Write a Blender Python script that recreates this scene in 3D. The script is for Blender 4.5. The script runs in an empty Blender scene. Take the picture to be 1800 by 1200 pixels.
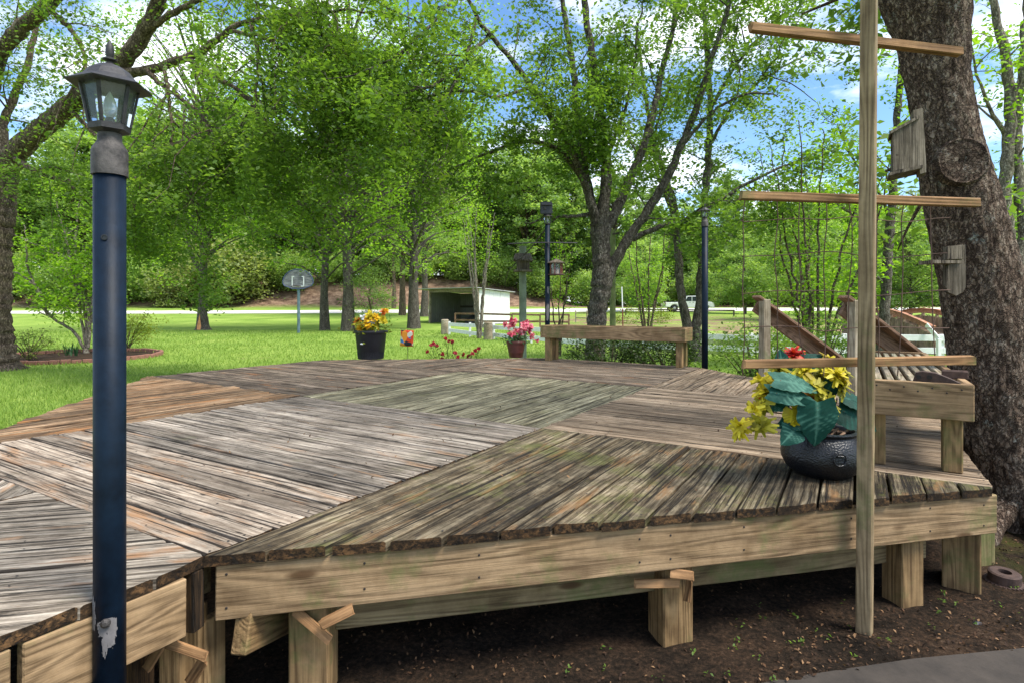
import bpy, bmesh, math, random
import numpy as np
from mathutils import Vector, Matrix, noise

# ------------------------------------------------------------------ camera, sky, sun, exposure
S = bpy.context.scene
CZ, F, HY = 1.48, 1033.0, 536.0          # camera height, focal length in photo pixels, horizon row
cam_d = bpy.data.cameras.new('camera')
cam = bpy.data.objects.new('camera', cam_d)
S.collection.objects.link(cam)
cam.location = (0, 0, CZ)
cam.rotation_euler = (math.radians(90), 0, 0)
cam_d.sensor_width = 36.0
cam_d.lens = F / 1800 * 36
cam_d.shift_y = -(600 - HY) / 1800
cam_d.clip_start = 0.05
cam_d.clip_end = 2000
S.camera = cam

SUN_EL, SUN_AZ = math.radians(60), math.radians(118)     # azimuth clockwise from +Y (view direction)
world = bpy.data.worlds.new('World')
S.world = world
world.use_nodes = True
wn, wl = world.node_tree.nodes, world.node_tree.links
wn.clear()
w_out = wn.new('ShaderNodeOutputWorld')
w_bg = wn.new('ShaderNodeBackground')
w_bg.inputs['Strength'].default_value = 0.15
sky = wn.new('ShaderNodeTexSky')
sky.sky_type = 'NISHITA'
sky.sun_disc = False
sky.sun_elevation = SUN_EL
sky.sun_rotation = SUN_AZ
sky.dust_density = 0.4
sky.ozone_density = 2.5
# broken white cloud, the same all round the sky
w_tc = wn.new('ShaderNodeTexCoord')
w_map = wn.new('ShaderNodeMapping')
w_map.inputs['Scale'].default_value = (1.0, 1.0, 2.6)
w_map.inputs['Location'].default_value = (0.35, 0.1, 0.0)
w_ns = wn.new('ShaderNodeTexNoise')
w_ns.inputs['Scale'].default_value = 3.2
w_ns.inputs['Detail'].default_value = 7
w_ns.inputs['Roughness'].default_value = 0.58
w_rp = wn.new('ShaderNodeValToRGB')
w_rp.color_ramp.elements[0].position = 0.46
w_rp.color_ramp.elements[0].color = (0, 0, 0, 1)
w_rp.color_ramp.elements[1].position = 0.62
w_rp.color_ramp.elements[1].color = (1, 1, 1, 1)
w_hs = wn.new('ShaderNodeHueSaturation')
w_hs.inputs['Saturation'].default_value = 1.15
w_mx = wn.new('ShaderNodeMixRGB')
w_mx.inputs['Color2'].default_value = (7.6, 7.9, 8.3, 1)
wl.new(w_tc.outputs['Generated'], w_map.inputs['Vector'])
wl.new(w_map.outputs['Vector'], w_ns.inputs['Vector'])
wl.new(w_ns.outputs['Fac'], w_rp.inputs['Fac'])
wl.new(w_rp.outputs['Color'], w_mx.inputs['Fac'])
wl.new(sky.outputs['Color'], w_hs.inputs['Color'])
wl.new(w_hs.outputs['Color'], w_mx.inputs['Color1'])
wl.new(w_mx.outputs['Color'], w_bg.inputs['Color'])
wl.new(w_bg.outputs['Background'], w_out.inputs['Surface'])

sun_d = bpy.data.lights.new('sun', 'SUN')
sun_d.energy = 4.0
sun_d.angle = math.radians(22)
sun_d.color = (1.0, 0.95, 0.86)
sun = bpy.data.objects.new('sun', sun_d)
S.collection.objects.link(sun)
sv = Vector((math.sin(SUN_AZ) * math.cos(SUN_EL), math.cos(SUN_AZ) * math.cos(SUN_EL), math.sin(SUN_EL)))
sun.rotation_euler = sv.to_track_quat('Z', 'Y').to_euler()
sun.location = (12, -6, 25)

S.view_settings.view_transform = 'Standard'
S.view_settings.look = 'None'
S.view_settings.gamma = 1
S.view_settings.exposure = 0.80
S.cycles.max_bounces = 6
S.cycles.transparent_max_bounces = 12
S.cycles.sample_clamp_indirect = 6
S.cycles.use_denoising = True

# ------------------------------------------------------------------ helpers
C = S.collection
RNG = np.random.default_rng(7)
random.seed(11)
WM = {}                                   # world matrix of every object, by object


def at(px, py, z):
    """point seen at photo pixel (px, py) at z metres depth"""
    return Vector(((px - 900) / F * z, z, CZ - (py - HY) / F * z))


def smooth(a, b, x):
    t = np.clip((x - a) / (b - a), 0, 1)
    return t * t * (3 - 2 * t)


def terr(x, y):
    """height of the land"""
    h = 0.5 * smooth(40, 62, y) + 0.6 * smooth(62, 80, y)
    hill = smooth(79, 93, y - 0.06 * x) * 5.0 * (1 - smooth(-6, 14, x))
    h = h + hill + 0.5 * smooth(80, 110, y) * smooth(-6, 14, x)
    basin = smooth(17.5, 21, y) * (1 - smooth(33, 38, y)) * smooth(3.5, 7.5, x)
    return h - 0.55 * basin


def new_obj(name, me, mat=None, parent=None, M=None):
    o = bpy.data.objects.new(name, me)
    C.objects.link(o)
    M = M or Matrix.Identity(4)
    o.matrix_basis = M
    WM[o] = M
    if mat is not None and me is not None and not me.materials:
        me.materials.append(mat)
    if parent is not None:
        o.parent = parent
        o.matrix_parent_inverse = WM[parent].inverted()
    return o


def mesh_obj(name, verts, faces, mat, parent=None, M=None, smooth_=False):
    me = bpy.data.meshes.new(name)
    me.from_pydata([tuple(v) for v in verts], [], faces)
    if smooth_:
        me.shade_smooth(); me.set_sharp_from_angle(angle=0.65)
    return new_obj(name, me, mat, parent, M)


def thing(name, label, cat, loc=(0, 0, 0), group=None):
    o = new_obj(name, None, None, None, Matrix.Translation(Vector(loc)))
    o.empty_display_size = 0.1
    return tag(o, label, cat, group)


def tag(o, label=None, cat=None, group=None, kind=None):
    if label: o['label'] = label
    if cat: o['category'] = cat
    if group: o['group'] = group
    if kind: o['kind'] = kind
    return o


def np_mesh(name, V, Fq, mat, parent=None, var=None, smooth_=False, M=None):
    """big mesh from numpy arrays; Fq is (N, k)"""
    V = np.asarray(V, np.float32).reshape(-1, 3)
    Fq = np.asarray(Fq, np.int32)
    n, k = Fq.shape
    me = bpy.data.meshes.new(name)
    me.vertices.add(len(V)); me.vertices.foreach_set('co', V.ravel())
    me.loops.add(n * k); me.loops.foreach_set('vertex_index', Fq.ravel())
    me.polygons.add(n)
    me.polygons.foreach_set('loop_start', np.arange(0, n * k, k, dtype=np.int32))
    if smooth_:
        me.polygons.foreach_set('use_smooth', np.ones(n, bool))
    me.update(calc_edges=True)
    if var is not None:
        a = me.attributes.new('var', 'FLOAT', 'POINT')
        a.data.foreach_set('value', np.asarray(var, np.float32))
    return new_obj(name, me, mat, parent, M)


def box_mesh(name, sx, sy, sz, bev=0.004, segs=0, jit=0.0):
    """box centred in y and z, x from 0 to sx, bevelled"""
    bm = bmesh.new()
    bmesh.ops.create_cube(bm, size=1)
    for v in bm.verts:
        v.co = Vector(((v.co.x + .5) * sx, v.co.y * sy, v.co.z * sz))
    if bev:
        bmesh.ops.bevel(bm, geom=bm.edges[:], offset=bev, segments=1, affect='EDGES', clamp_overlap=True)
    if jit:
        for v in bm.verts:
            v.co += Vector((random.uniform(-jit, jit) * 2, random.uniform(-jit, jit), random.uniform(-jit, jit)))
    me = bpy.data.meshes.new(name)
    bm.to_mesh(me); bm.free()
    return me


def frame(p0, p1, up):
    """matrix with x from p0 to p1 and z near up"""
    p0, p1 = Vector(p0), Vector(p1)
    x = (p1 - p0).normalized()
    y = Vector(up).cross(x).normalized()
    z = x.cross(y)
    M = Matrix((x, y, z)).transposed().to_4x4()
    M.translation = p0
    return M


def lumber(name, p0, p1, w, t, mat, parent, up=(0, 0, 1), bev=0.004, jit=0.0):
    """timber from p0 to p1: w along (up x axis), t along up"""
    L = (Vector(p1) - Vector(p0)).length
    return new_obj(name, box_mesh(name, L, w, t, bev, jit=jit), mat, parent, frame(p0, p1, up))


def lathe(prof, n=24, phase=0.0, cap=True, sx=1.0, sy=1.0):
    V, Fc = [], []
    for r, z in prof:
        for i in range(n):
            a = phase + 2 * math.pi * i / n
            V.append((r * math.cos(a) * sx, r * math.sin(a) * sy, z))
    for j in range(len(prof) - 1):
        for i in range(n):
            Fc.append((j * n + i, j * n + (i + 1) % n, (j + 1) * n + (i + 1) % n, (j + 1) * n + i))
    if cap:
        Fc.append(tuple(range(n - 1, -1, -1)))
        Fc.append(tuple((len(prof) - 1) * n + i for i in range(n)))
    return V, Fc


def resample(pts, rad, step):
    P = [np.array(p, float) for p in pts]
    out, ro = [], []
    for i in range(len(P) - 1):
        a = P[max(i - 1, 0)]; b = P[i]; c = P[i + 1]; d = P[min(i + 2, len(P) - 1)]
        m = max(1, int(np.linalg.norm(c - b) / step))
        for k in range(m):
            t = k / m
            out.append(0.5 * ((2 * b) + (c - a) * t + (2 * a - 5 * b + 4 * c - d) * t * t + (3 * b - a - 3 * c + d) * t ** 3))
            ro.append(rad[i] * (1 - t) + rad[i + 1] * t)
    out.append(P[-1]); ro.append(rad[-1])
    return np.array(out), np.array(ro)


def tubes(P, R, k=6):
    """P (N, M, 3) centre lines, R (N, M) radii -> verts, quads"""
    P = np.asarray(P, float); R = np.asarray(R, float)
    N, M, _ = P.shape
    T = np.gradient(P, axis=1)
    T /= np.linalg.norm(T, axis=2, keepdims=True) + 1e-9
    ref = np.tile(np.array([0.31, 0.17, 0.93]), (N, 1))
    mean = T.mean(1)
    bad = np.abs((mean * ref).sum(1)) > 0.8 * np.linalg.norm(mean, axis=1)
    ref[bad] = np.array([0.93, -0.31, 0.17])
    A = np.cross(T, ref[:, None, :]); A /= np.linalg.norm(A, axis=2, keepdims=True) + 1e-9
    B = np.cross(T, A)
    an = np.arange(k) * 2 * np.pi / k
    V = P[:, :, None, :] + R[:, :, None, None] * (A[:, :, None, :] * np.cos(an)[None, None, :, None] + B[:, :, None, :] * np.sin(an)[None, None, :, None])
    idx = np.arange(N * M * k).reshape(N, M, k)
    a = idx[:, :-1, :]; d = idx[:, 1:, :]
    b = np.roll(a, -1, axis=2); c = np.roll(d, -1, axis=2)
    Q = np.stack([a, b, c, d], -1).reshape(-1, 4)
    return V.reshape(-1, 3), Q


def join(parts):
    Vs, Qs, o = [], [], 0
    for V, Q in parts:
        V = np.asarray(V, float).reshape(-1, 3)
        Vs.append(V); Qs.append(np.asarray(Q) + o); o += len(V)
    return np.concatenate(Vs), np.concatenate(Qs)


def tube(name, pts, rad, mat, parent=None, k=8, step=None, smooth_=True):
    pts = [tuple(p) for p in pts]
    if not hasattr(rad, '__len__'):
        rad = [rad] * len(pts)
    if step:
        P, R = resample(pts, rad, step)
    else:
        P, R = np.array(pts, float), np.array(rad, float)
    V, Q = tubes(P[None], R[None], k)
    V = V.tolist(); Fc = [tuple(q) for q in Q.tolist()]
    n = len(P)
    Fc.append(tuple(range(k))); Fc.append(tuple(reversed([(n - 1) * k + i for i in range(k)])))
    return mesh_obj(name, V, Fc, mat, parent, None, smooth_)


# ------------------------------------------------------------------ materials
MATS = {}


def nodes_of(name):
    m = bpy.data.materials.new(name)
    m.use_nodes = True
    MATS[name] = m
    nt = m.node_tree
    b = nt.nodes['Principled BSDF']
    return m, nt.nodes, nt.links, b


def ramp(n, stops):
    r = n.new('ShaderNodeValToRGB')
    e = r.color_ramp.elements
    while len(e) < len(stops): e.new(0.5)
    for i, (p, c) in enumerate(stops):
        e[i].position = p
        e[i].color = (c[0], c[1], c[2], 1) if hasattr(c, '__len__') else (c, c, c, 1)
    return r


def noise_n(n, l, vec, scale, detail=4, rough=0.6, dist=0.0):
    t = n.new('ShaderNodeTexNoise')
    t.inputs['Scale'].default_value = scale
    t.inputs['Detail'].default_value = detail
    t.inputs['Roughness'].default_value = rough
    t.inputs['Distortion'].default_value = dist
    if vec is not None: l.new(vec, t.inputs['Vector'])
    return t


def mapping(n, l, vec, scale, vert=False):
    m = n.new('ShaderNodeMapping')
    m.inputs['Scale'].default_value = (scale[1], scale[2], scale[0]) if vert else scale
    l.new(vec, m.inputs['Vector'])
    return m.outputs['Vector']


def mixc(n, l, fac, a, b, mode='MIX'):
    m = n.new('ShaderNodeMixRGB'); m.blend_type = mode
    for key, v in (('Fac', fac), ('Color1', a), ('Color2', b)):
        if isinstance(v, bpy.types.NodeSocket): l.new(v, m.inputs[key])
        elif hasattr(v, '__len__'): m.inputs[key].default_value = (v[0], v[1], v[2], 1)
        else: m.inputs[key].default_value = v if key == 'Fac' else (v, v, v, 1)
    return m.outputs['Color']


def mathn(n, l, op, a, b=0.0):
    m = n.new('ShaderNodeMath'); m.operation = op
    for i, v in enumerate((a, b)):
        if isinstance(v, bpy.types.NodeSocket): l.new(v, m.inputs[i])
        else: m.inputs[i].default_value = v
    return m.outputs[0]


def bump(n, l, h, strength, dist, b):
    bp = n.new('ShaderNodeBump')
    bp.inputs['Strength'].default_value = strength
    bp.inputs['Distance'].default_value = dist
    l.new(h, bp.inputs['Height'])
    l.new(bp.outputs['Normal'], b.inputs['Normal'])


def plain(name, col, rough=0.6, metal=0.0, var=0.25, scale=8.0, bmp=0.0, spec=0.5):
    m, n, l, b = nodes_of(name)
    tc = n.new('ShaderNodeTexCoord')
    t = noise_n(n, l, tc.outputs['Object'], scale, 6, 0.65)
    lo = [c * (1 - var) for c in col]; hi = [min(1, c * (1 + var)) for c in col]
    r = ramp(n, [(0.3, lo), (0.7, hi)])
    l.new(t.outputs['Fac'], r.inputs['Fac'])
    l.new(r.outputs['Color'], b.inputs['Base Color'])
    b.inputs['Roughness'].default_value = rough
    b.inputs['Metallic'].default_value = metal
    b.inputs['Specular IOR Level'].default_value = spec
    if bmp:
        t2 = noise_n(n, l, tc.outputs['Object'], scale * 6, 5, 0.7)
        bump(n, l, t2.outputs['Fac'], 0.6, bmp, b)
    return m


def weathered(name, dark, mid, light, crack=0.5, moss=0.0, mosscol=(0.10, 0.12, 0.03), rot=0.0, rotcol=(0.30, 0.13, 0.05), stain=0.35, vert=False):
    """old, cracked deck timber; grain runs along local x"""
    m, n, l, b = nodes_of(name)
    tc = n.new('ShaderNodeTexCoord'); oi = n.new('ShaderNodeObjectInfo'); ge = n.new('ShaderNodeNewGeometry')
    add = n.new('ShaderNodeVectorMath'); add.operation = 'ADD'
    cmb = n.new('ShaderNodeCombineXYZ')
    l.new(mathn(n, l, 'MULTIPLY', oi.outputs['Random'], 97.0), cmb.inputs['X'])
    l.new(mathn(n, l, 'MULTIPLY', oi.outputs['Random'], 31.0), cmb.inputs['Y'])
    l.new(tc.outputs['Object'], add.inputs[0]); l.new(cmb.outputs[0], add.inputs[1])
    v = add.outputs[0]
    t1 = noise_n(n, l, mapping(n, l, v, (1.3, 25, 25), vert), 1.0, 8, 0.74, 0.6)
    t2 = noise_n(n, l, mapping(n, l, v, (3.6, 70, 70), vert), 1.0, 6, 0.78, 0.35)
    t3 = noise_n(n, l, mapping(n, l, v, (0.85, 40, 40), vert), 1.0, 7, 0.7, 0.9)
    s = mathn(n, l, 'ADD', mathn(n, l, 'MULTIPLY', t1.outputs['Fac'], 0.5), mathn(n, l, 'MULTIPLY', t2.outputs['Fac'], 0.5))
    r = ramp(n, [(0.41, dark), (0.495, mid), (0.58, light)])
    l.new(s, r.inputs['Fac'])
    col = r.outputs['Color']
    # board to board tone
    rr = ramp(n, [(0, 0.62), (1, 1.25)])
    l.new(oi.outputs['Random'], rr.inputs['Fac'])
    col = mixc(n, l, 1.0, col, rr.outputs['Color'], 'MULTIPLY')
    # broad stains across the boards
    wp = noise_n(n, l, ge.outputs['Position'], 2.3, 7, 0.75, 0.4)
    sr = ramp(n, [(0.42, 1 - stain), (0.6, 1.06)])
    l.new(wp.outputs['Fac'], sr.inputs['Fac'])
    col = mixc(n, l, 1.0, col, sr.outputs['Color'], 'MULTIPLY')
    if moss:
        mp = noise_n(n, l, ge.outputs['Position'], 2.6, 6, 0.72, 0.3)
        mr = ramp(n, [(0.62 - 0.22 * moss, 0.0), (0.74 - 0.14 * moss, min(0.85, moss * 1.2))])
        l.new(mp.outputs['Fac'], mr.inputs['Fac'])
        col = mixc(n, l, mr.outputs['Color'], col, mosscol)
    if rot:
        mp = noise_n(n, l, mapping(n, l, v, (1.1, 5, 5)), 1.3, 6, 0.7, 0.6)
        mr = ramp(n, [(0.60 - 0.16 * rot, 0.0), (0.72 - 0.12 * rot, 0.85)])
        l.new(mp.outputs['Fac'], mr.inputs['Fac'])
        col = mixc(n, l, mr.outputs['Color'], col, rotcol)
    ck = ramp(n, [(0.40, 0.0), (0.405 + 0.06 * crack, 1.0)])
    l.new(t3.outputs['Fac'], ck.inputs['Fac'])
    ckf = mathn(n, l, 'SUBTRACT', 1.0, ck.outputs['Color'])
    col = mixc(n, l, mathn(n, l, 'MULTIPLY', ckf, 0.95), col, (0.018, 0.014, 0.011))
    # old nail holes and dark specks
    vo = n.new('ShaderNodeTexVoronoi'); vo.inputs['Scale'].default_value = 1.0
    l.new(mapping(n, l, v, (4.2, 13, 13)), vo.inputs['Vector'])
    kr = ramp(n, [(0.05, 0.9), (0.11, 0.0)])
    l.new(vo.outputs['Distance'], kr.inputs['Fac'])
    col = mixc(n, l, kr.outputs['Color'], col, (0.03, 0.022, 0.016))
    l.new(col, b.inputs['Base Color'])
    b.inputs['Roughness'].default_value = 0.9
    b.inputs['Specular IOR Level'].default_value = 0.2
    h = mathn(n, l, 'ADD', mathn(n, l, 'MULTIPLY', ck.outputs['Color'], 0.9), mathn(n, l, 'MULTIPLY', s, 0.9))
    bump(n, l, h, 0.9, 0.008, b)
    return m


def pine(name, base, dark, green=0.0, knots=True):
    """treated pine: growth rings along local x, knots, green algae"""
    m, n, l, b = nodes_of(name)
    tc = n.new('ShaderNodeTexCoord'); oi = n.new('ShaderNodeObjectInfo'); ge = n.new('ShaderNodeNewGeometry')
    add = n.new('ShaderNodeVectorMath'); add.operation = 'ADD'
    cmb = n.new('ShaderNodeCombineXYZ')
    l.new(mathn(n, l, 'MULTIPLY', oi.outputs['Random'], 53.0), cmb.inputs['X'])
    l.new(mathn(n, l, 'MULTIPLY', oi.outputs['Random'], 17.0), cmb.inputs['Z'])
    l.new(tc.outputs['Object'], add.inputs[0]); l.new(cmb.outputs[0], add.inputs[1])
    v = add.outputs[0]
    warp = noise_n(n, l, mapping(n, l, v, (0.55, 6.5, 6.5)), 1.0, 2, 0.45)
    wv = mathn(n, l, 'MULTIPLY', warp.outputs['Fac'], 105.0)
    rg = mathn(n, l, 'SINE', wv)
    rg = mathn(n, l, 'ADD', mathn(n, l, 'MULTIPLY', rg, 0.5), 0.5)
    fine = noise_n(n, l, mapping(n, l, v, (2.0, 105, 105)), 1.0, 5, 0.66)
    s = mathn(n, l, 'ADD', mathn(n, l, 'MULTIPLY', rg, 0.22), mathn(n, l, 'MULTIPLY', fine.outputs['Fac'], 0.78))
    light = [min(1, c * 1.32) for c in base]
    r = ramp(n, [(0.30, dark), (0.50, base), (0.70, light)])
    l.new(s, r.inputs['Fac'])
    col = r.outputs['Color']
    rr = ramp(n, [(0, 0.85), (1, 1.14)])
    l.new(oi.outputs['Random'], rr.inputs['Fac'])
    col = mixc(n, l, 1.0, col, rr.outputs['Color'], 'MULTIPLY')
    wp = noise_n(n, l, ge.outputs['Position'], 3.0, 6, 0.7)
    sr = ramp(n, [(0.36, (0.60, 0.55, 0.48)), (0.6, (1.06, 1.04, 1.02))])
    l.new(wp.outputs['Fac'], sr.inputs['Fac'])
    col = mixc(n, l, 1.0, col, sr.outputs['Color'], 'MULTIPLY')
    if green:
        gp = noise_n(n, l, ge.outputs['Position'], 2.2, 6, 0.75)
        gr = ramp(n, [(0.56 - green * 0.12, 0.0), (0.70 - green * 0.1, 0.75)])
        l.new(gp.outputs['Fac'], gr.inputs['Fac'])
        col = mixc(n, l, gr.outputs['Color'], col, (0.10, 0.125, 0.035))
    if knots:
        vo = n.new('ShaderNodeTexVoronoi'); vo.inputs['Scale'].default_value = 1.0
        l.new(mapping(n, l, v, (1.9, 6.5, 6.5)), vo.inputs['Vector'])
        kr = ramp(n, [(0.0, 1.0), (0.075, 0.85), (0.13, 0.0)])
        l.new(vo.outputs['Distance'], kr.inputs['Fac'])
        col = mixc(n, l, kr.outputs['Color'], col, (0.07, 0.035, 0.014))
    l.new(col, b.inputs['Base Color'])
    b.inputs['Roughness'].default_value = 0.75
    b.inputs['Specular IOR Level'].default_value = 0.25
    bump(n, l, s, 0.8, 0.005, b)
    return m


def bark(name, dark, mid, light, scale=1.0, lichen=0.2, relief=0.02):
    m, n, l, b = nodes_of(name)
    tc = n.new('ShaderNodeTexCoord')
    v = mapping(n, l, tc.outputs['Object'], (11 * scale, 11 * scale, 4.2 * scale))
    t1 = noise_n(n, l, v, 1.0, 8, 0.72, 0.8)
    v2 = mapping(n, l, tc.outputs['Object'], (40 * scale, 40 * scale, 14 * scale))
    t2 = noise_n(n, l, v2, 1.0, 6, 0.7, 0.6)
    s = mathn(n, l, 'ADD', mathn(n, l, 'MULTIPLY', t1.outputs['Fac'], 0.5), mathn(n, l, 'MULTIPLY', t2.outputs['Fac'], 0.5))
    r = ramp(n, [(0.41, dark), (0.5, mid), (0.60, light)])
    l.new(s, r.inputs['Fac'])
    col = r.outputs['Color']
    vo = n.new('ShaderNodeTexVoronoi'); vo.feature = 'DISTANCE_TO_EDGE'; vo.inputs['Scale'].default_value = 1.0
    wv = n.new('ShaderNodeVectorMath'); wv.operation = 'ADD'
    wn_ = noise_n(n, l, tc.outputs['Object'], 9 * scale, 4, 0.7)
    wm_ = n.new('ShaderNodeVectorMath'); wm_.operation = 'SCALE'; wm_.inputs['Scale'].default_value = 0.16 / scale
    l.new(wn_.outputs['Color'], wm_.inputs[0]); l.new(tc.outputs['Object'], wv.inputs[0]); l.new(wm_.outputs[0], wv.inputs[1])
    l.new(mapping(n, l, wv.outputs[0], (30 * scale, 30 * scale, 12 * scale)), vo.inputs['Vector'])
    er = ramp(n, [(0.0, 0.35), (0.16, 1.0)])
    l.new(vo.outputs['Distance'], er.inputs['Fac'])
    col = mixc(n, l, er.outputs['Color'], [c * 0.9 for c in dark], col)
    s = mathn(n, l, 'ADD', s, er.outputs['Color'])
    t3 = noise_n(n, l, mapping(n, l, tc.outputs['Object'], (7 * scale, 7 * scale, 5 * scale)), 1.0, 8, 0.85)
    lr = ramp(n, [(0.58, 0.0), (0.66, lichen * 2)])
    l.new(t3.outputs['Fac'], lr.inputs['Fac'])
    col = mixc(n, l, lr.outputs['Color'], col, (0.32, 0.33, 0.29))
    l.new(col, b.inputs['Base Color'])
    b.inputs['Roughness'].default_value = 0.95
    b.inputs['Specular IOR Level'].default_value = 0.15
    bump(n, l, s, 1.0, relief, b)
    return m


def leafmat(name, a, b_, c, trans=0.45, gloss=0.5, blotch=False):
    """leaf tissue: tone from the per-leaf 'var' attribute, light passes through"""
    m, n, l, b = nodes_of(name)
    at_ = n.new('ShaderNodeAttribute'); at_.attribute_name = 'var'
    r = ramp(n, [(0.0, a), (0.5, b_), (1.0, c)])
    if blotch:
        tcb = n.new('ShaderNodeTexCoord')
        tb = noise_n(n, l, tcb.outputs['Object'], 38, 6, 0.75)
        l.new(mathn(n, l, 'ADD', at_.outputs['Fac'], mathn(n, l, 'MULTIPLY', mathn(n, l, 'SUBTRACT', tb.outputs['Fac'], 0.5), 0.6)), r.inputs['Fac'])
        bump(n, l, tb.outputs['Fac'], 0.4, 0.004, b)
    else:
        l.new(at_.outputs['Fac'], r.inputs['Fac'])
    l.new(r.outputs['Color'], b.inputs['Base Color'])
    b.inputs['Roughness'].default_value = gloss
    b.inputs['Specular IOR Level'].default_value = 0.3
    tr = n.new('ShaderNodeBsdfTranslucent')
    tcol = mixc(n, l, 1.0, r.outputs['Color'], (1.25, 1.35, 0.55), 'MULTIPLY')
    l.new(tcol, tr.inputs['Color'])
    mx = n.new('ShaderNodeMixShader'); mx.inputs['Fac'].default_value = trans
    out = n['Material Output']
    l.new(b.outputs['BSDF'], mx.inputs[1]); l.new(tr.outputs['BSDF'], mx.inputs[2])
    l.new(mx.outputs[0], out.inputs['Surface'])
    return m


M_pole = plain('navy_paint', (0.0034, 0.0098, 0.021), 0.5, 0, 0.45, 14, 0.001, 0.16)
M_black = plain('black_plastic', (0.012, 0.013, 0.018), 0.45, 0, 0.3, 10)
M_lampmetal = plain('worn_black_metal', (0.03, 0.028, 0.03), 0.55, 0.2, 0.7, 30, 0.002)
M_primer = plain('bare_grey_metal', (0.06, 0.053, 0.05), 0.65, 0.2, 0.85, 26, 0.003)
M_chip = plain('flaked_primer', (0.14, 0.13, 0.13), 0.8, 0, 0.25, 60)
M_white = plain('white_paint', (0.72, 0.72, 0.72), 0.6, 0, 0.12, 6)
M_rust = plain('rusty_iron', (0.062, 0.036, 0.028), 0.8, 0.2, 0.5, 30, 0.003)
M_nail = plain('nail_rust', (0.02, 0.014, 0.012), 0.8, 0, 0.2, 40)
M_wire = plain('rusty_wire', (0.09, 0.05, 0.035), 0.8, 0.2, 0.4, 40)
M_terra = plain('dark_red_plastic', (0.10, 0.03, 0.025), 0.45, 0, 0.3, 10)
M_brick = plain('brick_edging', (0.22, 0.10, 0.07), 0.9, 0, 0.35, 20, 0.004)

W_grey = weathered('wood_bleached', (0.078, 0.060, 0.045), (0.235, 0.196, 0.155), (0.405, 0.35, 0.285), 0.75, 0.2, rot=0.15, rotcol=(0.28, 0.165, 0.09), stain=0.35)
W_pale = weathered('wood_cream', (0.125, 0.09, 0.065), (0.315, 0.25, 0.188), (0.48, 0.40, 0.315), 0.75, 0.12, rot=0.42, rotcol=(0.30, 0.16, 0.075), stain=0.35)
W_green = weathered('wood_greenish', (0.05, 0.045, 0.026), (0.18, 0.16, 0.10), (0.345, 0.32, 0.215), 0.7, 0.3, (0.12, 0.125, 0.045), stain=0.35)
W_tan = weathered('wood_tan', (0.095, 0.062, 0.038), (0.255, 0.185, 0.122), (0.41, 0.32, 0.225), 0.75, 0.06, stain=0.3)
W_dark = weathered('wood_dark_mossy', (0.026, 0.018, 0.011), (0.12, 0.09, 0.053), (0.27, 0.22, 0.145), 0.9, 0.45, (0.125, 0.14, 0.035), rot=0.3, rotcol=(0.21, 0.11, 0.045), stain=0.6)
W_brown = weathered('wood_brown', (0.045, 0.033, 0.024), (0.16, 0.12, 0.086), (0.32, 0.255, 0.19), 0.9, 0.12, rot=0.15, stain=0.35)
W_orange = weathered('wood_orange', (0.07, 0.04, 0.022), (0.24, 0.145, 0.077), (0.41, 0.285, 0.175), 1.0, 0.1, rot=0.4, rotcol=(0.36, 0.16, 0.055), stain=0.35)
W_walk = weathered('wood_walkway', (0.066, 0.051, 0.037), (0.24, 0.20, 0.155), (0.42, 0.365, 0.295), 0.9, 0.18, rot=0.25, rotcol=(0.28, 0.14, 0.06), stain=0.35)
P_fascia = pine('pine_fascia', (0.285, 0.197, 0.112), (0.12, 0.076, 0.04), 0.3)
P_post = pine('pine_post', (0.25, 0.165, 0.08), (0.11, 0.066, 0.03), 0.4)
P_beam = pine('pine_beam', (0.23, 0.175, 0.095), (0.11, 0.075, 0.038), 0.75)
P_bench = pine('pine_bench', (0.27, 0.18, 0.10), (0.125, 0.077, 0.04), 0.3)
P_cross = pine('pine_crossbar', (0.29, 0.165, 0.078), (0.15, 0.08, 0.035), 0.08, knots=False)
P_trellis = pine('pine_trellis', (0.255, 0.19, 0.11), (0.12, 0.083, 0.046), 0.25)
P_grey = pine('pine_greyed', (0.33, 0.285, 0.215), (0.17, 0.14, 0.10), 0.3)
P_rail = pine('pine_redbrown', (0.24, 0.145, 0.10), (0.11, 0.06, 0.04), 0.1)
W_endrot = weathered('wood_rotten_edge', (0.012, 0.008, 0.005), (0.045, 0.027, 0.014), (0.16, 0.085, 0.036), 0.5, 0.1, stain=0.5)

B_big = bark('bark_big', (0.042, 0.027, 0.019), (0.145, 0.10, 0.072), (0.30, 0.24, 0.185), 1.2, 0.42, 0.03)
B_scar = bark('bark_scar', (0.07, 0.052, 0.042), (0.17, 0.135, 0.11), (0.29, 0.25, 0.21), 1.6, 0.2, 0.015)
B_grey = bark('bark_grey', (0.05, 0.042, 0.034), (0.15, 0.128, 0.105), (0.28, 0.25, 0.215), 0.9, 0.3, 0.03)
B_brown = bark('bark_brown', (0.05, 0.036, 0.025), (0.16, 0.12, 0.085), (0.30, 0.235, 0.17), 0.8, 0.2, 0.03)
B_pale = bark('bark_pale', (0.10, 0.085, 0.065), (0.26, 0.225, 0.175), (0.42, 0.38, 0.31), 1.0, 0.3, 0.02)

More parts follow.
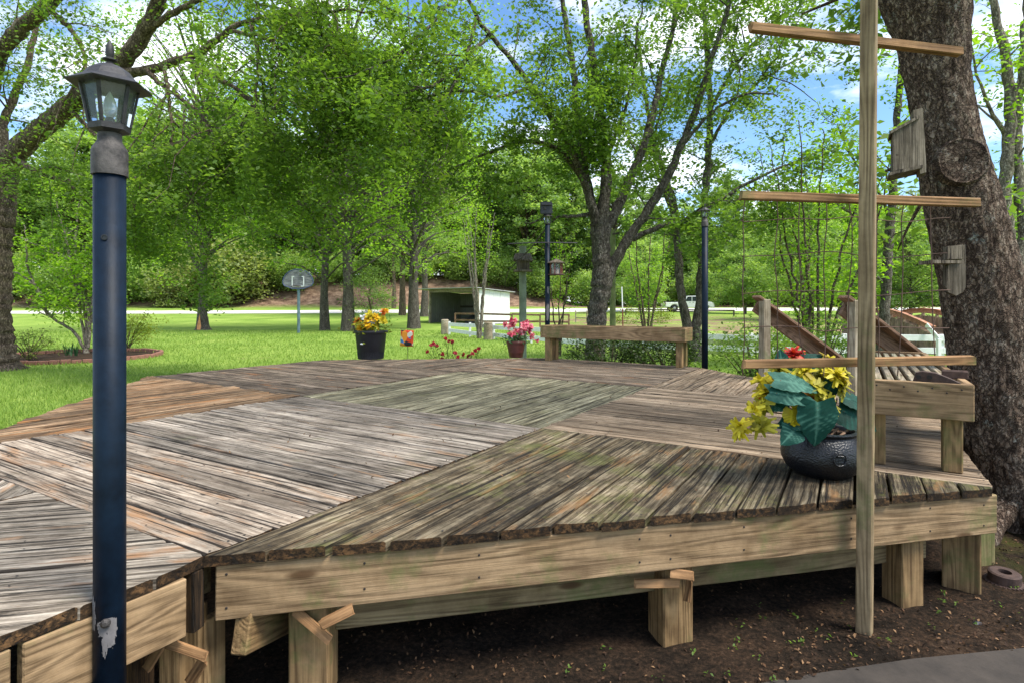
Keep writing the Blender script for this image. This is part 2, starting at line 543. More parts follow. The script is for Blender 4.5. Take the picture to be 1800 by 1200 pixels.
L_oak = leafmat('leaf_oak', (0.0588, 0.1073, 0.0228), (0.1275, 0.2215, 0.0382), (0.2548, 0.3573, 0.0668), 0.56)
L_maple = leafmat('leaf_maple', (0.055, 0.1051, 0.0229), (0.118, 0.2103, 0.0345), (0.2361, 0.3434, 0.0573), 0.56)
L_bright = leafmat('leaf_bright', (0.1042, 0.2082, 0.0193), (0.2082, 0.3764, 0.0288), (0.3956, 0.5445, 0.0561), 0.56)
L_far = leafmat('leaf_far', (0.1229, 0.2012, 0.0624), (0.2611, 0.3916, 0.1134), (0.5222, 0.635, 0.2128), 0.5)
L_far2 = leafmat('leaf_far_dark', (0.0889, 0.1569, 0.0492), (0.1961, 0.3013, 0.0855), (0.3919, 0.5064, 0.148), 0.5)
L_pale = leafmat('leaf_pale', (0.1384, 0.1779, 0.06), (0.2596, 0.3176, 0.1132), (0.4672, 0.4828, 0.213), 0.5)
L_azalea = leafmat('leaf_azalea', (0.039, 0.066, 0.0144), (0.0936, 0.144, 0.0264), (0.2184, 0.264, 0.054))
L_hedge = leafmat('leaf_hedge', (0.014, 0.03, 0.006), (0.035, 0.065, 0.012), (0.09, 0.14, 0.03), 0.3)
L_yellow = leafmat('leaf_yellowgreen', (0.09, 0.13, 0.015), (0.17, 0.22, 0.025), (0.30, 0.32, 0.05))
L_blade = leafmat('leaf_blade', (0.03, 0.09, 0.035), (0.06, 0.15, 0.06), (0.10, 0.22, 0.09), 0.25)
L_litter = leafmat('dry_litter', (0.025, 0.014, 0.009), (0.085, 0.042, 0.02), (0.24, 0.14, 0.07), 0.1, 0.9)
L_teal = leafmat('leaf_teal_cloth', (0.003, 0.032, 0.022), (0.007, 0.072, 0.052), (0.10, 0.25, 0.185), 0.12, 0.7, blotch=True)

# ------------------------------------------------------------------ the land
def ground_material():
    m, n, l, b = nodes_of('lawn_ground')
    ge = n.new('ShaderNodeNewGeometry')
    sp = n.new('ShaderNodeSeparateXYZ'); l.new(ge.outputs['Position'], sp.inputs[0])
    P = ge.outputs['Position']
    t1 = noise_n(n, l, P, 0.35, 6, 0.65)
    t2 = noise_n(n, l, P, 9.0, 6, 0.75)
    t3 = noise_n(n, l, P, 60.0, 3, 0.7)
    s = mathn(n, l, 'ADD', mathn(n, l, 'MULTIPLY', t1.outputs['Fac'], 0.45), mathn(n, l, 'ADD', mathn(n, l, 'MULTIPLY', t2.outputs['Fac'], 0.3), mathn(n, l, 'MULTIPLY', t3.outputs['Fac'], 0.25)))
    r = ramp(n, [(0.36, (0.10, 0.175, 0.03)), (0.5, (0.195, 0.295, 0.05)), (0.64, (0.34, 0.41, 0.10))])
    l.new(s, r.inputs['Fac'])
    grass = r.outputs['Color']
    t4 = noise_n(n, l, P, 1.1, 7, 0.75)
    rd = ramp(n, [(0.36, (0.06, 0.04, 0.028)), (0.5, (0.20, 0.125, 0.085)), (0.66, (0.36, 0.25, 0.17))])
    l.new(t4.outputs['Fac'], rd.inputs['Fac'])
    dirt = rd.outputs['Color']
    # leaf litter of the wooded bank beyond the road
    w = mathn(n, l, 'SUBTRACT', sp.outputs['Y'], mathn(n, l, 'MULTIPLY', sp.outputs['X'], 0.06))
    w = mathn(n, l, 'ADD', w, mathn(n, l, 'MULTIPLY', t1.outputs['Fac'], 4.0))
    f1 = n.new('ShaderNodeMapRange'); f1.inputs[1].default_value = 81.0; f1.inputs[2].default_value = 83.5
    l.new(w, f1.inputs[0])
    # bare dirt bank on the far side of the pond
    w2 = n.new('ShaderNodeMapRange'); w2.inputs[1].default_value = 34; w2.inputs[2].default_value = 36
    l.new(sp.outputs['Y'], w2.inputs[0])
    w3 = n.new('ShaderNodeMapRange'); w3.inputs[1].default_value = 60; w3.inputs[2].default_value = 50
    l.new(sp.outputs['Y'], w3.inputs[0])
    w4 = n.new('ShaderNodeMapRange'); w4.inputs[1].default_value = 0.5; w4.inputs[2].default_value = 4
    l.new(sp.outputs['X'], w4.inputs[0])
    f2 = mathn(n, l, 'MULTIPLY', mathn(n, l, 'MULTIPLY', w2.outputs[0], w3.outputs[0]), w4.outputs[0])
    pr = ramp(n, [(0.42, 0.0), (0.55, 0.9)])
    t5 = noise_n(n, l, P, 0.55, 5, 0.7)
    l.new(t5.outputs['Fac'], pr.inputs['Fac'])
    f2 = mathn(n, l, 'MULTIPLY', f2, pr.outputs['Color'])
    # thin worn patches in the lawn
    pr2 = ramp(n, [(0.63, 0.0), (0.72, 0.55)])
    t6 = noise_n(n, l, P, 0.22, 6, 0.7)
    l.new(t6.outputs['Fac'], pr2.inputs['Fac'])
    f = mathn(n, l, 'MAXIMUM', mathn(n, l, 'MAXIMUM', f1.outputs[0], f2), pr2.outputs['Color'])
    col = mixc(n, l, f, grass, dirt)
    l.new(col, b.inputs['Base Color'])
    b.inputs['Roughness'].default_value = 0.95
    b.inputs['Specular IOR Level'].default_value = 0.1
    bump(n, l, mathn(n, l, 'ADD', t2.outputs['Fac'], t3.outputs['Fac']), 0.8, 0.03, b)
    return m


def sheet(name, xs, ys, hf, mat, off=0.0, kind='structure', smooth_=True):
    X, Y = np.meshgrid(xs, ys)
    Z = hf(X, Y) + off
    V = np.stack([X, Y, Z], -1).reshape(-1, 3)
    nx, ny = len(xs), len(ys)
    i = np.arange((ny - 1) * nx).reshape(ny - 1, nx)[:, :-1]
    Q = np.stack([i, i + 1, i + nx + 1, i + nx], -1).reshape(-1, 4)
    o = np_mesh(name, V, Q, mat, smooth_=smooth_)
    o['kind'] = kind
    return o


xs = np.concatenate([[-700, -300], np.arange(-130, 131, 1.5), [300, 700]])
ys = np.concatenate([[-300, -60], np.arange(-14, 150, 1.0), [250, 500, 900]])
tag(sheet('ground', xs, ys, terr, ground_material()), 'green mown lawn running back to the trees', None)

# gravel road along the foot of the wooded bank
M_gravel = plain('gravel', (0.60, 0.57, 0.52), 0.95, 0, 0.14, 3.0, 0.01)
rx = np.arange(-130, 131, 2.0)
V, Q = [], []
for i, x in enumerate(rx):
    c = 70 + 0.06 * x + 1.2 * math.sin(x * 0.05)
    for j in range(6):
        y = c - 3.4 + 6.8 * j / 5 + (0.25 * math.sin(x * 1.7) if j in (0, 5) else 0)
        V.append((x, y, float(terr(np.array(x), np.array(y))) + 0.03 + (0.05 if j in (2, 3) else 0)))
for i in range(len(rx) - 1):
    for j in range(5):
        a = i * 6 + j
        Q.append((a, a + 6, a + 7, a + 1))
tag(np_mesh('road', np.array(V), np.array(Q), M_gravel, smooth_=True), 'pale gravel road beyond the lawn', kind='structure')

# pond between the white fence and the far bank
m, n, l, b = nodes_of('pond_water')
b.inputs['Base Color'].default_value = (0.07, 0.085, 0.035, 1)
b.inputs['Roughness'].default_value = 0.06
ge = n.new('ShaderNodeNewGeometry')
t = noise_n(n, l, mapping(n, l, ge.outputs['Position'], (1, 2.5, 1)), 1.6, 3, 0.5)
bump(n, l, t.outputs['Fac'], 0.12, 0.05, b)
pv = [(4.9, 19.6), (9, 18.6), (16, 18.2), (26, 18.4), (40, 19), (40, 37), (26, 36.6), (15, 36.2), (9, 35.4), (6.2, 33), (5.2, 28), (4.6, 23)]
o = mesh_obj('pond', [(x, y, -0.24) for x, y in pv], [tuple(range(len(pv)))], m)
tag(o, 'still green pond water behind the white fence', kind='structure')

# ------------------------------------------------------------------ deck plan: octagon of a 3 x 3 grid with cut corners
H, SS, ANG = 0.86, 2.494, math.radians(59.8)
ud = Vector((math.cos(ANG), math.sin(ANG))); vd = Vector((math.sin(ANG), -math.cos(ANG)))
E0 = Vector((0.244 * H, 4.82 * H))


def dp(u, v):
    return E0 + SS * ((u - 1) * ud + (v - 1) * vd)


def zd(x):
    return CZ - H - 0.014 * x


def dpt(u, v, dz=0.0):
    p = dp(u, v)
    return Vector((p.x, p.y, zd(p.x) + dz))


# soil under and in front of the deck
m, n, l, b = nodes_of('soil')
ge = n.new('ShaderNodeNewGeometry')
t1 = noise_n(n, l, ge.outputs['Position'], 2.2, 7, 0.75)
t2 = noise_n(n, l, ge.outputs['Position'], 42, 6, 0.8)
s = mathn(n, l, 'ADD', mathn(n, l, 'MULTIPLY', t1.outputs['Fac'], 0.45), mathn(n, l, 'MULTIPLY', t2.outputs['Fac'], 0.55))
r = ramp(n, [(0.38, (0.008, 0.006, 0.004)), (0.49, (0.032, 0.023, 0.016)), (0.58, (0.085, 0.052, 0.032)), (0.68, (0.21, 0.145, 0.10))])
l.new(s, r.inputs['Fac'])
mo = noise_n(n, l, ge.outputs['Position'], 1.3, 5, 0.7)
sp = n.new('ShaderNodeSeparateXYZ'); l.new(ge.outputs['Position'], sp.inputs[0])
mx_ = n.new('ShaderNodeMapRange'); mx_.inputs[1].default_value = 2.6; mx_.inputs[2].default_value = 3.1
l.new(sp.outputs['X'], mx_.inputs[0])
mr = ramp(n, [(0.46, 0.0), (0.56, 0.75)]); l.new(mo.outputs['Fac'], mr.inputs['Fac'])
l.new(mixc(n, l, mathn(n, l, 'MULTIPLY', mr.outputs['Color'], mx_.outputs[0]), r.outputs['Color'], (0.10, 0.11, 0.025)), b.inputs['Base Color'])
b.inputs['Roughness'].default_value = 1.0
b.inputs['Specular IOR Level'].default_value = 0.1
bump(n, l, t2.outputs['Fac'], 1.0, 0.045, b)
M_soil = m


def soil_h(X, Y):
    out = np.zeros(X.shape)
    for idx in np.ndindex(X.shape):
        x, y = X[idx], Y[idx]
        out[idx] = 0.03 * noise.noise((x * 1.3, y * 1.3, 3.1)) + 0.018 * noise.noise((x * 6, y * 6, 0.4)) + 0.008 * noise.noise((x * 19, y * 19, 7.7))
    # thins out to nothing at the border
    e = np.minimum(np.minimum(X + 4.6, 7.6 - X), np.minimum(Y + 1.6, 9.4 - Y))
    k = np.clip(e / 0.5, 0, 1)
    inside = Y < np.interp(X, [-1.2, .3, 1.08, 1.62, 2.25, 4.5, 4.51], [1.68, 2.06, 2.27, 2.385, 2.475, 2.74, -9]) - .04
    return (out + 0.030 - .09 * inside * (X > -1.15) * (Y > -1.1)) * k - 0.03 * (1 - k)


sheet('soil', np.arange(-4.6, 7.61, 0.06), np.arange(-1.6, 9.41, 0.06), soil_h, M_soil, 0.006)
tag(bpy.data.objects['soil'], 'dark bare soil under and in front of the deck')

# paved slab at the foot of the picture
M_slab = plain('old_concrete', (0.034, 0.027, 0.021), 0.95, 0, 0.5, 5, 0.006)
sl = [(-1.2, 1.68), (0.3, 2.06), (1.08, 2.27), (1.62, 2.385), (2.25, 2.475), (4.5, 2.74), (4.5, -1.2), (-1.2, -1.2)]
bm = bmesh.new()
top = [bm.verts.new((x + random.uniform(-.006, .006), y, 0.055)) for x, y in sl]
f_ = bm.faces.new(top)
r_ = bmesh.ops.extrude_face_region(bm, geom=[f_])
for v_ in [g for g in r_['geom'] if isinstance(g, bmesh.types.BMVert)]: v_.co.z = -0.05
bmesh.ops.recalc_face_normals(bm, faces=bm.faces[:])
bmesh.ops.bevel(bm, geom=[e for e in bm.edges if e.verts[0].co.z > 0 and e.verts[1].co.z > 0], offset=0.012, segments=2, affect='EDGES')
me = bpy.data.meshes.new('pavement'); bm.to_mesh(me); bm.free()
tag(new_obj('pavement', me, M_slab), 'grey paved slab at the bottom right corner', kind='structure')

# ------------------------------------------------------------------ the deck
deck = thing('wooden_deck', 'weathered octagonal wooden deck of boards laid in alternating squares', 'deck', dpt(1.5, .5, -0.6))


def interval(poly, d, nrm, off):
    """where the line (p . nrm = off) runs inside a convex polygon, measured along d"""
    hits = []
    for i in range(len(poly)):
        a, b_ = poly[i], poly[(i + 1) % len(poly)]
        da, db = a.dot(nrm) - off, b_.dot(nrm) - off
        if da * db <= 0 and abs(da - db) > 1e-9:
            p = a + (b_ - a) * (da / (da - db))
            hits.append(p.dot(d))
    if len(hits) < 2: return None
    return min(hits), max(hits)


NAILS = []


def lay_boards(poly_uv, d, mat, rag=0.006, over=0.0, warp=0.002, zjit=0.0025, gap0=0.015):
    poly = [dp(*p) for p in poly_uv]
    d = Vector(d).normalized(); nrm = Vector((-d.y, d.x))
    offs = [p.dot(nrm) for p in poly]
    lo, hi = min(offs), max(offs)
    nb = max(1, round((hi - lo) / 0.1467)); pitch = (hi - lo) / nb
    for i in range(nb):
        gap = gap0 * random.uniform(.65, 1.4)
        a, b_ = lo + i * pitch + gap / 2, lo + (i + 1) * pitch - gap / 2
        ia = interval(poly, d, nrm, min(max(a, lo + 1e-4), hi - 1e-4)); ib = interval(poly, d, nrm, min(max(b_, lo + 1e-4), hi - 1e-4))
        if ia is None or ib is None: continue
        if max(ia[1] - ia[0], ib[1] - ib[0]) < 0.06: continue
        ia = (ia[0] - over, ia[1] + over); ib = (ib[0] - over, ib[1] + over)
        sm = (ia[0] + ib[0]) / 2; mid = (a + b_) / 2; w = b_ - a
        og = d * sm + nrm * mid
        rows = 5; V = []; Fc = []; mi = []
        zj = random.uniform(-zjit, zjit); ph = random.uniform(0, 6)
        ea = [random.uniform(-rag, rag) for _ in range(4)]
        for j in range(rows):
            t = j / (rows - 1)
            xa = ia[0] + (ia[1] - ia[0]) * t - sm + (ea[0] if j == 0 else ea[1] if j == rows - 1 else 0)
            xb = ib[0] + (ib[1] - ib[0]) * t - sm + (ea[2] if j == 0 else ea[3] if j == rows - 1 else 0)
            wa = random.uniform(-warp, warp) * .8; wb = random.uniform(-warp, warp) * .8
            zz = zj + warp * math.sin(ph + 4 * t)
            c = 0.006
            k = c / w
            prof = [(0, -0.005, 0), (k, 0.0, 0), (0.5, -0.003, 0), (1 - k, 0.0, 0), (1, -0.005, 0), (1, -0.038, 0), (0, -0.038, 0)]
            for (q, z, _) in prof:
                V.append((xa + (xb - xa) * q, -w / 2 + w * q + (wa if q < .3 else wb if q > .7 else 0), z + zz))
        np_ = 7
        for j in range(rows - 1):
            for q in range(np_):
                A = j * np_ + q; B = j * np_ + (q + 1) % np_
                Fc.append((A, A + np_, B + np_, B)); mi.append(0)
        Fc.append(tuple(range(np_))); mi.append(1)
        Fc.append(tuple(reversed(range((rows - 1) * np_, rows * np_)))); mi.append(1)
        me = bpy.data.meshes.new('deck_board')
        me.from_pydata(V, [], Fc)
        bmat = mat(i) if callable(mat) else mat
        me.materials.append(bmat); me.materials.append(W_endrot)
        me.polygons.foreach_set('material_index', mi)
        # board lies on the slightly tilted deck plane
        p0 = Vector((og.x, og.y, zd(og.x))); q_ = og + d
        p1 = Vector((q_.x, q_.y, zd(q_.x)))
        up = Vector((0.014, 0, 1)).normalized()
        Mb = frame(p0, p1, up)
        new_obj('deck_board', me, bmat, deck, Mb)
        Lb = min(ia[1], ib[1]) - max(ia[0], ib[0])
        for k_ in range(int(Lb / .405) + 1 if Lb > .1 else 0):
            xn = max(ia[0], ib[0]) - sm + .04 + k_ * .405
            if xn > min(ia[1], ib[1]) - sm - .02: break
            for sy in (-.036, .036):
                NAILS.append(Mb @ Vector((xn + random.uniform(-.02, .02), sy + random.uniform(-.008, .008), zj + .001)))


lay_boards([(0, 0), (1, 0), (1, 1), (0, 1)], vd, lambda i: W_pale if i < 5 else W_grey)
lay_boards([(1, 0), (2, 0), (2, 1), (1, 1)], ud, W_green)
lay_boards([(1, 1), (2, 1), (2, 2), (1, 2)], vd, W_tan)
lay_boards([(0, 1), (1, 1), (1, 2)], ud, W_dark, rag=0.012, over=0.012, zjit=0.003, gap0=0.012)
lay_boards([(2, 1), (3, 1), (2, 2)], ud, W_tan, rag=0.012, over=0.01)
lay_boards([(2, 0), (3, 0), (3, 1), (2, 1)], vd, W_brown)
lay_boards([(2, 0), (3, 0), (2, -1)], ud, W_brown, rag=0.016, over=0.01)
lay_boards([(1, -1), (2, -1), (2, 0), (1, 0)], vd, W_brown)
lay_boards([(0, 0), (1, 0), (1, -1)], ud, W_orange, rag=0.022, over=0.012, zjit=0.005, warp=0.004)
dg = (ud + vd).normalized(); dg2 = (ud - vd).normalized()
lay_boards([(-1.15, .5), (0, .5), (0, 1.012), (-1.15, 1.012)], dg, W_walk, rag=0.004, zjit=0.002, warp=0.003, gap0=0.008)
lay_boards([(-1.15, 0), (0, 0), (0, .5), (-1.15, .5)], dg2, W_walk, rag=0.004, zjit=0.002, warp=0.003, gap0=0.008)

# hundreds of little nail heads in the boards, too small to pick apart: one part
V, Q = [], []
for p_ in NAILS:
    k_ = len(V); r_ = random.uniform(.0038, .0062)
    for i in range(6):
        a = i * math.pi / 3
        V.append((p_.x + r_ * math.cos(a), p_.y + r_ * math.sin(a), p_.z))
    V.append((p_.x, p_.y, p_.z + .0015))
    for i in range(6): Q.append((k_ + i, k_ + (i + 1) % 6, k_ + 6))
o = np_mesh('nail_heads', np.array(V), np.array(Q), M_nail, deck)
o['kind'] = 'stuff'
TH = 0.0395
FH = 0.190                                              # fascia height


def edge_board(name, a, b_, ztop, h, t, mat, out, e0=0.0, e1=0.0, parent=deck):
    """upright board whose outer face lies `out` metres outside the plan line a-b (deck plan points)"""
    A, B = dp(*a), dp(*b_)
    d = (B - A).normalized(); nrm = Vector((d.y, -d.x))
    A2 = A - d * e0 + nrm * (out - t / 2); B2 = B + d * e1 + nrm * (out - t / 2)
    p0 = Vector((A2.x, A2.y, zd(A2.x) + ztop - h / 2)); p1 = Vector((B2.x, B2.y, zd(B2.x) + ztop - h / 2))
    return lumber(name, p0, p1, t, h, mat, parent, bev=0.004)


edge_board('fascia_board', (0, 1), (1, 2), -TH - .002, FH, 0.038, P_fascia, -0.004, -0.035, 0.035)
edge_board('support_beam', (0.12, 1.12), (0.93, 1.93), -TH - 0.155, 0.19, 0.038, P_beam, -0.14)
for a, b_ in (((1, 2), (2, 2)), ((2, 2), (3, 1)), ((3, 1), (3, 0)), ((3, 0), (2, -1)), ((2, -1), (1, -1)), ((1, -1), (0, 0)), ((0, 0), (-1.15, 0))):
    edge_board('fascia_board', a, b_, -TH - .002, FH, 0.038, P_fascia, -0.03, -0.05, -0.05)
edge_board('fascia_board', (-0.205, 1.012), (0, 1.012), -TH - .002, FH, 0.038, P_fascia, 0.0, 0, -0.075)
edge_board('fascia_board', (-1.15, 1.012), (-0.215, 1.012), -TH - .002, FH, 0.038, P_fascia, 0.0, 0, 0)
# dark corner block between the two front fascias
cp = dp(0, 1.0); cq = cp + Vector((-0.030, -0.012))
lumber('corner_block', (cq.x, cq.y, zd(cq.x) - TH - 0.205), (cq.x, cq.y, zd(cq.x) - TH - .003), 0.052, 0.05, W_endrot, deck, up=(0.2, 1, 0))


def ground_z(p, y_base):
    return 0.0


def deck_post(px0, z, w, ang, mat=P_post, name='deck_post', ztop=None):
    x = (px0 - 900) / F * z
    d = Vector((math.cos(ang), math.sin(ang), 0))
    return lumber(name, (x, z, -0.06), (x, z, (zd(x) - 0.0415 if ztop is None else ztop)), w, w, mat, deck, up=d, bev=0.006)


fa = math.atan2(dg.y, dg.x)
deck_post(552, 2.20, 0.142, 0.02)
deck_post(1178, 2.585, 0.142, fa)
deck_post(1586, 2.88, 0.125, 0.2)
deck_post(1690, 3.05, 0.16, math.atan2(-.8, -.62))
lumber('deck_post', at(1728, 1070, 3.25), at(1728, 925, 3.25), 0.04, 0.12, P_beam, deck, up=(1, 0.2, 0))
for px_, zz_ in ((305, 2.02), (340, 2.06)):
    lumber('deck_post', ((px_ - 900) / F * zz_, zz_, -.06), ((px_ - 900) / F * zz_, zz_, zd(-1) - TH - FH + .03), 0.075, 0.05, P_post, deck, up=(0.1, 1, 0))
lumber('deck_post', ((243 - 900) / F * 1.93, 1.93, -.06), ((243 - 900) / F * 1.93, 1.93, zd(-1.2) - TH - FH + .03), 0.05, 0.10, W_endrot, deck, up=(0, 1, 0))
lumber('deck_post', at(372, 1300, 2.10), at(372, 1080, 2.10), 0.038, 0.09, P_post, deck, up=(.4, 1, 0))
# inner posts and joists, seen in the gloom under the deck
for (u, v) in ((.55, .6), (1.05, 1.0), (1.05, 1.75), (1.95, 1.1), (.1, .2), (-.5, .5), (1.5, .1), (2.4, .5)):
    p = dp(u, v)
    lumber('deck_post', (p.x, p.y, -0.06), (p.x, p.y, zd(p.x) - 0.045 - 0.19), 0.14, 0.14, P_post, deck, up=(ud.x, ud.y, 0))
for k in range(9):
    u = 0.03 + k * 0.36
    v0, v1 = (max(0, -u) - min(u, 1) if u < 1 else -1), (1 + u if u <= 1 else 2)
    if u > 2: v0, v1 = -1 + (u - 2), 2 - (u - 2)
    v0 += .06; v1 -= .07
    p, q = dp(u, v0), dp(u, v1)
    lumber('joist', (p.x, p.y, zd(p.x) - 0.042 - .075), (q.x, q.y, zd(q.x) - 0.042 - .075), 0.038, 0.14, P_beam, deck)
# joist stub sticking out behind the left front corner
lumber('joist', at(424, 1106, 2.02), at(640, 1010, 3.05), 0.06, 0.16, P_post, deck, bev=0.005)


def scrap(p0, p1, w, t, mat=P_cross):
    return lumber('wood_scrap', p0, p1, t, w, mat, deck, up=(0, .3, 1), bev=0.002, jit=0.004)


scrap(at(516, 1070, 2.10), at(580, 1124, 2.10), 0.030, 0.012)
scrap(at(565, 1098, 2.07), at(622, 1068, 2.07), 0.034, 0.012)
scrap(at(1117, 1024, 2.47), at(1196, 1025, 2.47), 0.036, 0.015)
scrap(at(1178, 1006, 2.455), at(1218, 1012, 2.455), 0.034, 0.015)
scrap(at(1213, 1018, 2.48), at(1207, 1057, 2.48), 0.030, 0.012)
scrap(at(262, 1120, 1.915), at(360, 1152, 1.93), 0.030, 0.014)
scrap(at(258, 1175, 1.895), at(282, 1135, 1.895), 0.034, 0.012)
scrap(at(332, 1200, 1.95), at(358, 1160, 1.95), 0.034, 0.012)

# nails: one little head, shared
me_nail = bpy.data.meshes.new('nail')
V, Fc = lathe([(0.0045, 0.0), (0.0045, 0.003), (0.002, 0.0042)], 8)
me_nail.from_pydata(V, [], Fc); me_nail.materials.append(M_nail)


def nails_on(a, b_, ts, zs, out, parent=deck):
    A, B = dp(*a), dp(*b_)
    d = (B - A).normalized(); nrm = Vector((d.y, -d.x))
    R = Matrix((Vector((d.x, d.y, 0)), Vector((0, 0, 1)), Vector((nrm.x, nrm.y, 0)))).transposed().to_4x4()
    for t in ts:
        for z in zs:
            p = A + (B - A) * t + nrm * (out - 0.0015)
            M = R.copy(); M.translation = Vector((p.x, p.y, zd(p.x) + z + random.uniform(-.012, .012)))
            new_obj('nail', me_nail, None, parent, M)


nails_on((0, 1), (1, 2), [0.02, .15, .27, .46, .5, .60, .76, .89, .985], [-0.085, -0.185], -0.004)
nails_on((-.205, 1.012), (0, 1.012), [0.42], [-0.085, -0.19], 0.0)


# ------------------------------------------------------------------ benches
def bench(label, A, along, across, L, W, top, n_slat, slat_dir, leg_pos, deckz):
    """boxed slat bench: A plan corner, along/across unit vectors; slats run along `along`"""
    t = thing('slat_bench', label, 'bench', (A.x + along.x * L / 2, A.y + along.y * L / 2, deckz))
    a3 = Vector((along.x, along.y, 0)); c3 = Vector((across.x, across.y, 0)); z3 = Vector((0, 0, 1))
    O = Vector((A.x, A.y, top))
    fh, th = 0.19, 0.038
    for s in (0, 1):
        p = O + c3 * (th / 2 + s * (W - th)) + a3 * (th + .001) - z3 * fh / 2
        lumber('side_board', p, p + a3 * (L - 2 * th - .002), th, fh, P_bench, t)
        p = O + a3 * (th / 2 + s * (L - th)) - z3 * (fh / 2)
        lumber('end_board', p, p + c3 * W, th, fh, P_bench, t)
    inner = W - 2 * th
    if n_slat:
        pitch = inner / n_slat
        for i in range(n_slat):
            p = O + c3 * (th + pitch * (i + .5)) + a3 * (th + .004) - z3 * (0.030)
            lumber('slat', p, p + a3 * (L - 2 * th - .008), pitch * 0.62, 0.032, P_grey, t)
        for f in (0.1, 0.5, 0.9):
            p = O + a3 * (L * f) + c3 * (th + .002) - z3 * 0.085
            lumber('cleat', p, p + c3 * (inner - .004), 0.04, 0.07, P_bench, t)
    for (fa_, fc_) in leg_pos:
        p = O + a3 * (L * fa_) + c3 * (W * fc_)
        lumber('leg', (p.x, p.y, deckz - 0.004 + 0), (p.x, p.y, top - fh + 0.03 if 0.03 < 0 else top - 0.05), 0.088, 0.088, P_post, t, up=a3, bev=0.005)
    return t, O, a3, c3


# right-hand bench along the v = 2 edge: near end faces the camera
A = dp(1.035, 1.786)
zb = zd(A.x)
BT = zb + 0.482
br, BO, Ba, Bc = bench('slatted wooden bench on the deck beside the big leaning trunk', A, ud, vd, 2.36, 0.475, BT, 7, None,
                       [(0.065, 0.11), (0.065, 0.84), (0.94, 0.2), (0.94, 0.8)], zb)
for i in range(7):
    p = BO - Ba * 0.0025 + Bc * (0.05 + i * 0.062) + Vector((0, 0, -0.03 - 0.02 * (i % 2)))
    R = Matrix((Bc, Vector((0, 0, 1)), -Ba)).transposed().to_4x4(); R.translation = p + Ba * .0015
    new_obj('nail', me_nail, None, br, R)

# back bench along the u = 3 edge between the two far lamp posts
A = dp(2.80, 0.06)
zb2 = zd(A.x)
bench('long low wooden bench at the back edge of the deck between two lamp posts', A, vd, ud, 0.90 * SS, 0.42, zb2 + 0.545, 4, None,
      [(0.045, 0.22), (0.045, 0.76), (0.955, 0.22), (0.955, 0.76)], zb2)


# ------------------------------------------------------------------ lamp posts
m, n, l, b = nodes_of('lantern_glass')
gl = n.new('ShaderNodeBsdfGlossy'); gl.inputs['Roughness'].default_value = 0.05; gl.inputs['Color'].default_value = (0.9, 0.95, 1, 1)
trn = n.new('ShaderNodeBsdfTransparent'); trn.inputs['Color'].default_value = (0.86, 0.90, 0.90, 1)
dfs = n.new('ShaderNodeBsdfDiffuse'); dfs.inputs['Color'].default_value = (0.55, 0.6, 0.62, 1)
m1 = n.new('ShaderNodeMixShader'); m1.inputs[0].default_value = 0.10
m2 = n.new('ShaderNodeMixShader')
lw = n.new('ShaderNodeLayerWeight'); lw.inputs['Blend'].default_value = 0.25
l.new(trn.outputs[0], m1.inputs[1]); l.new(dfs.outputs[0], m1.inputs[2])
l.new(lw.outputs['Fresnel'], m2.inputs[0]); l.new(m1.outputs[0], m2.inputs[1]); l.new(gl.outputs[0], m2.inputs[2])
l.new(m2.outputs[0], n['Material Output'].inputs['Surface'])
M_glass = m
m, n, l, b = nodes_of('bulb_glass')
b.inputs['Base Color'].default_value = (0.75, 0.78, 0.85, 1); b.inputs['Roughness'].default_value = 0.08
b.inputs['Transmission Weight'].default_value = 0.55
M_bulb = m


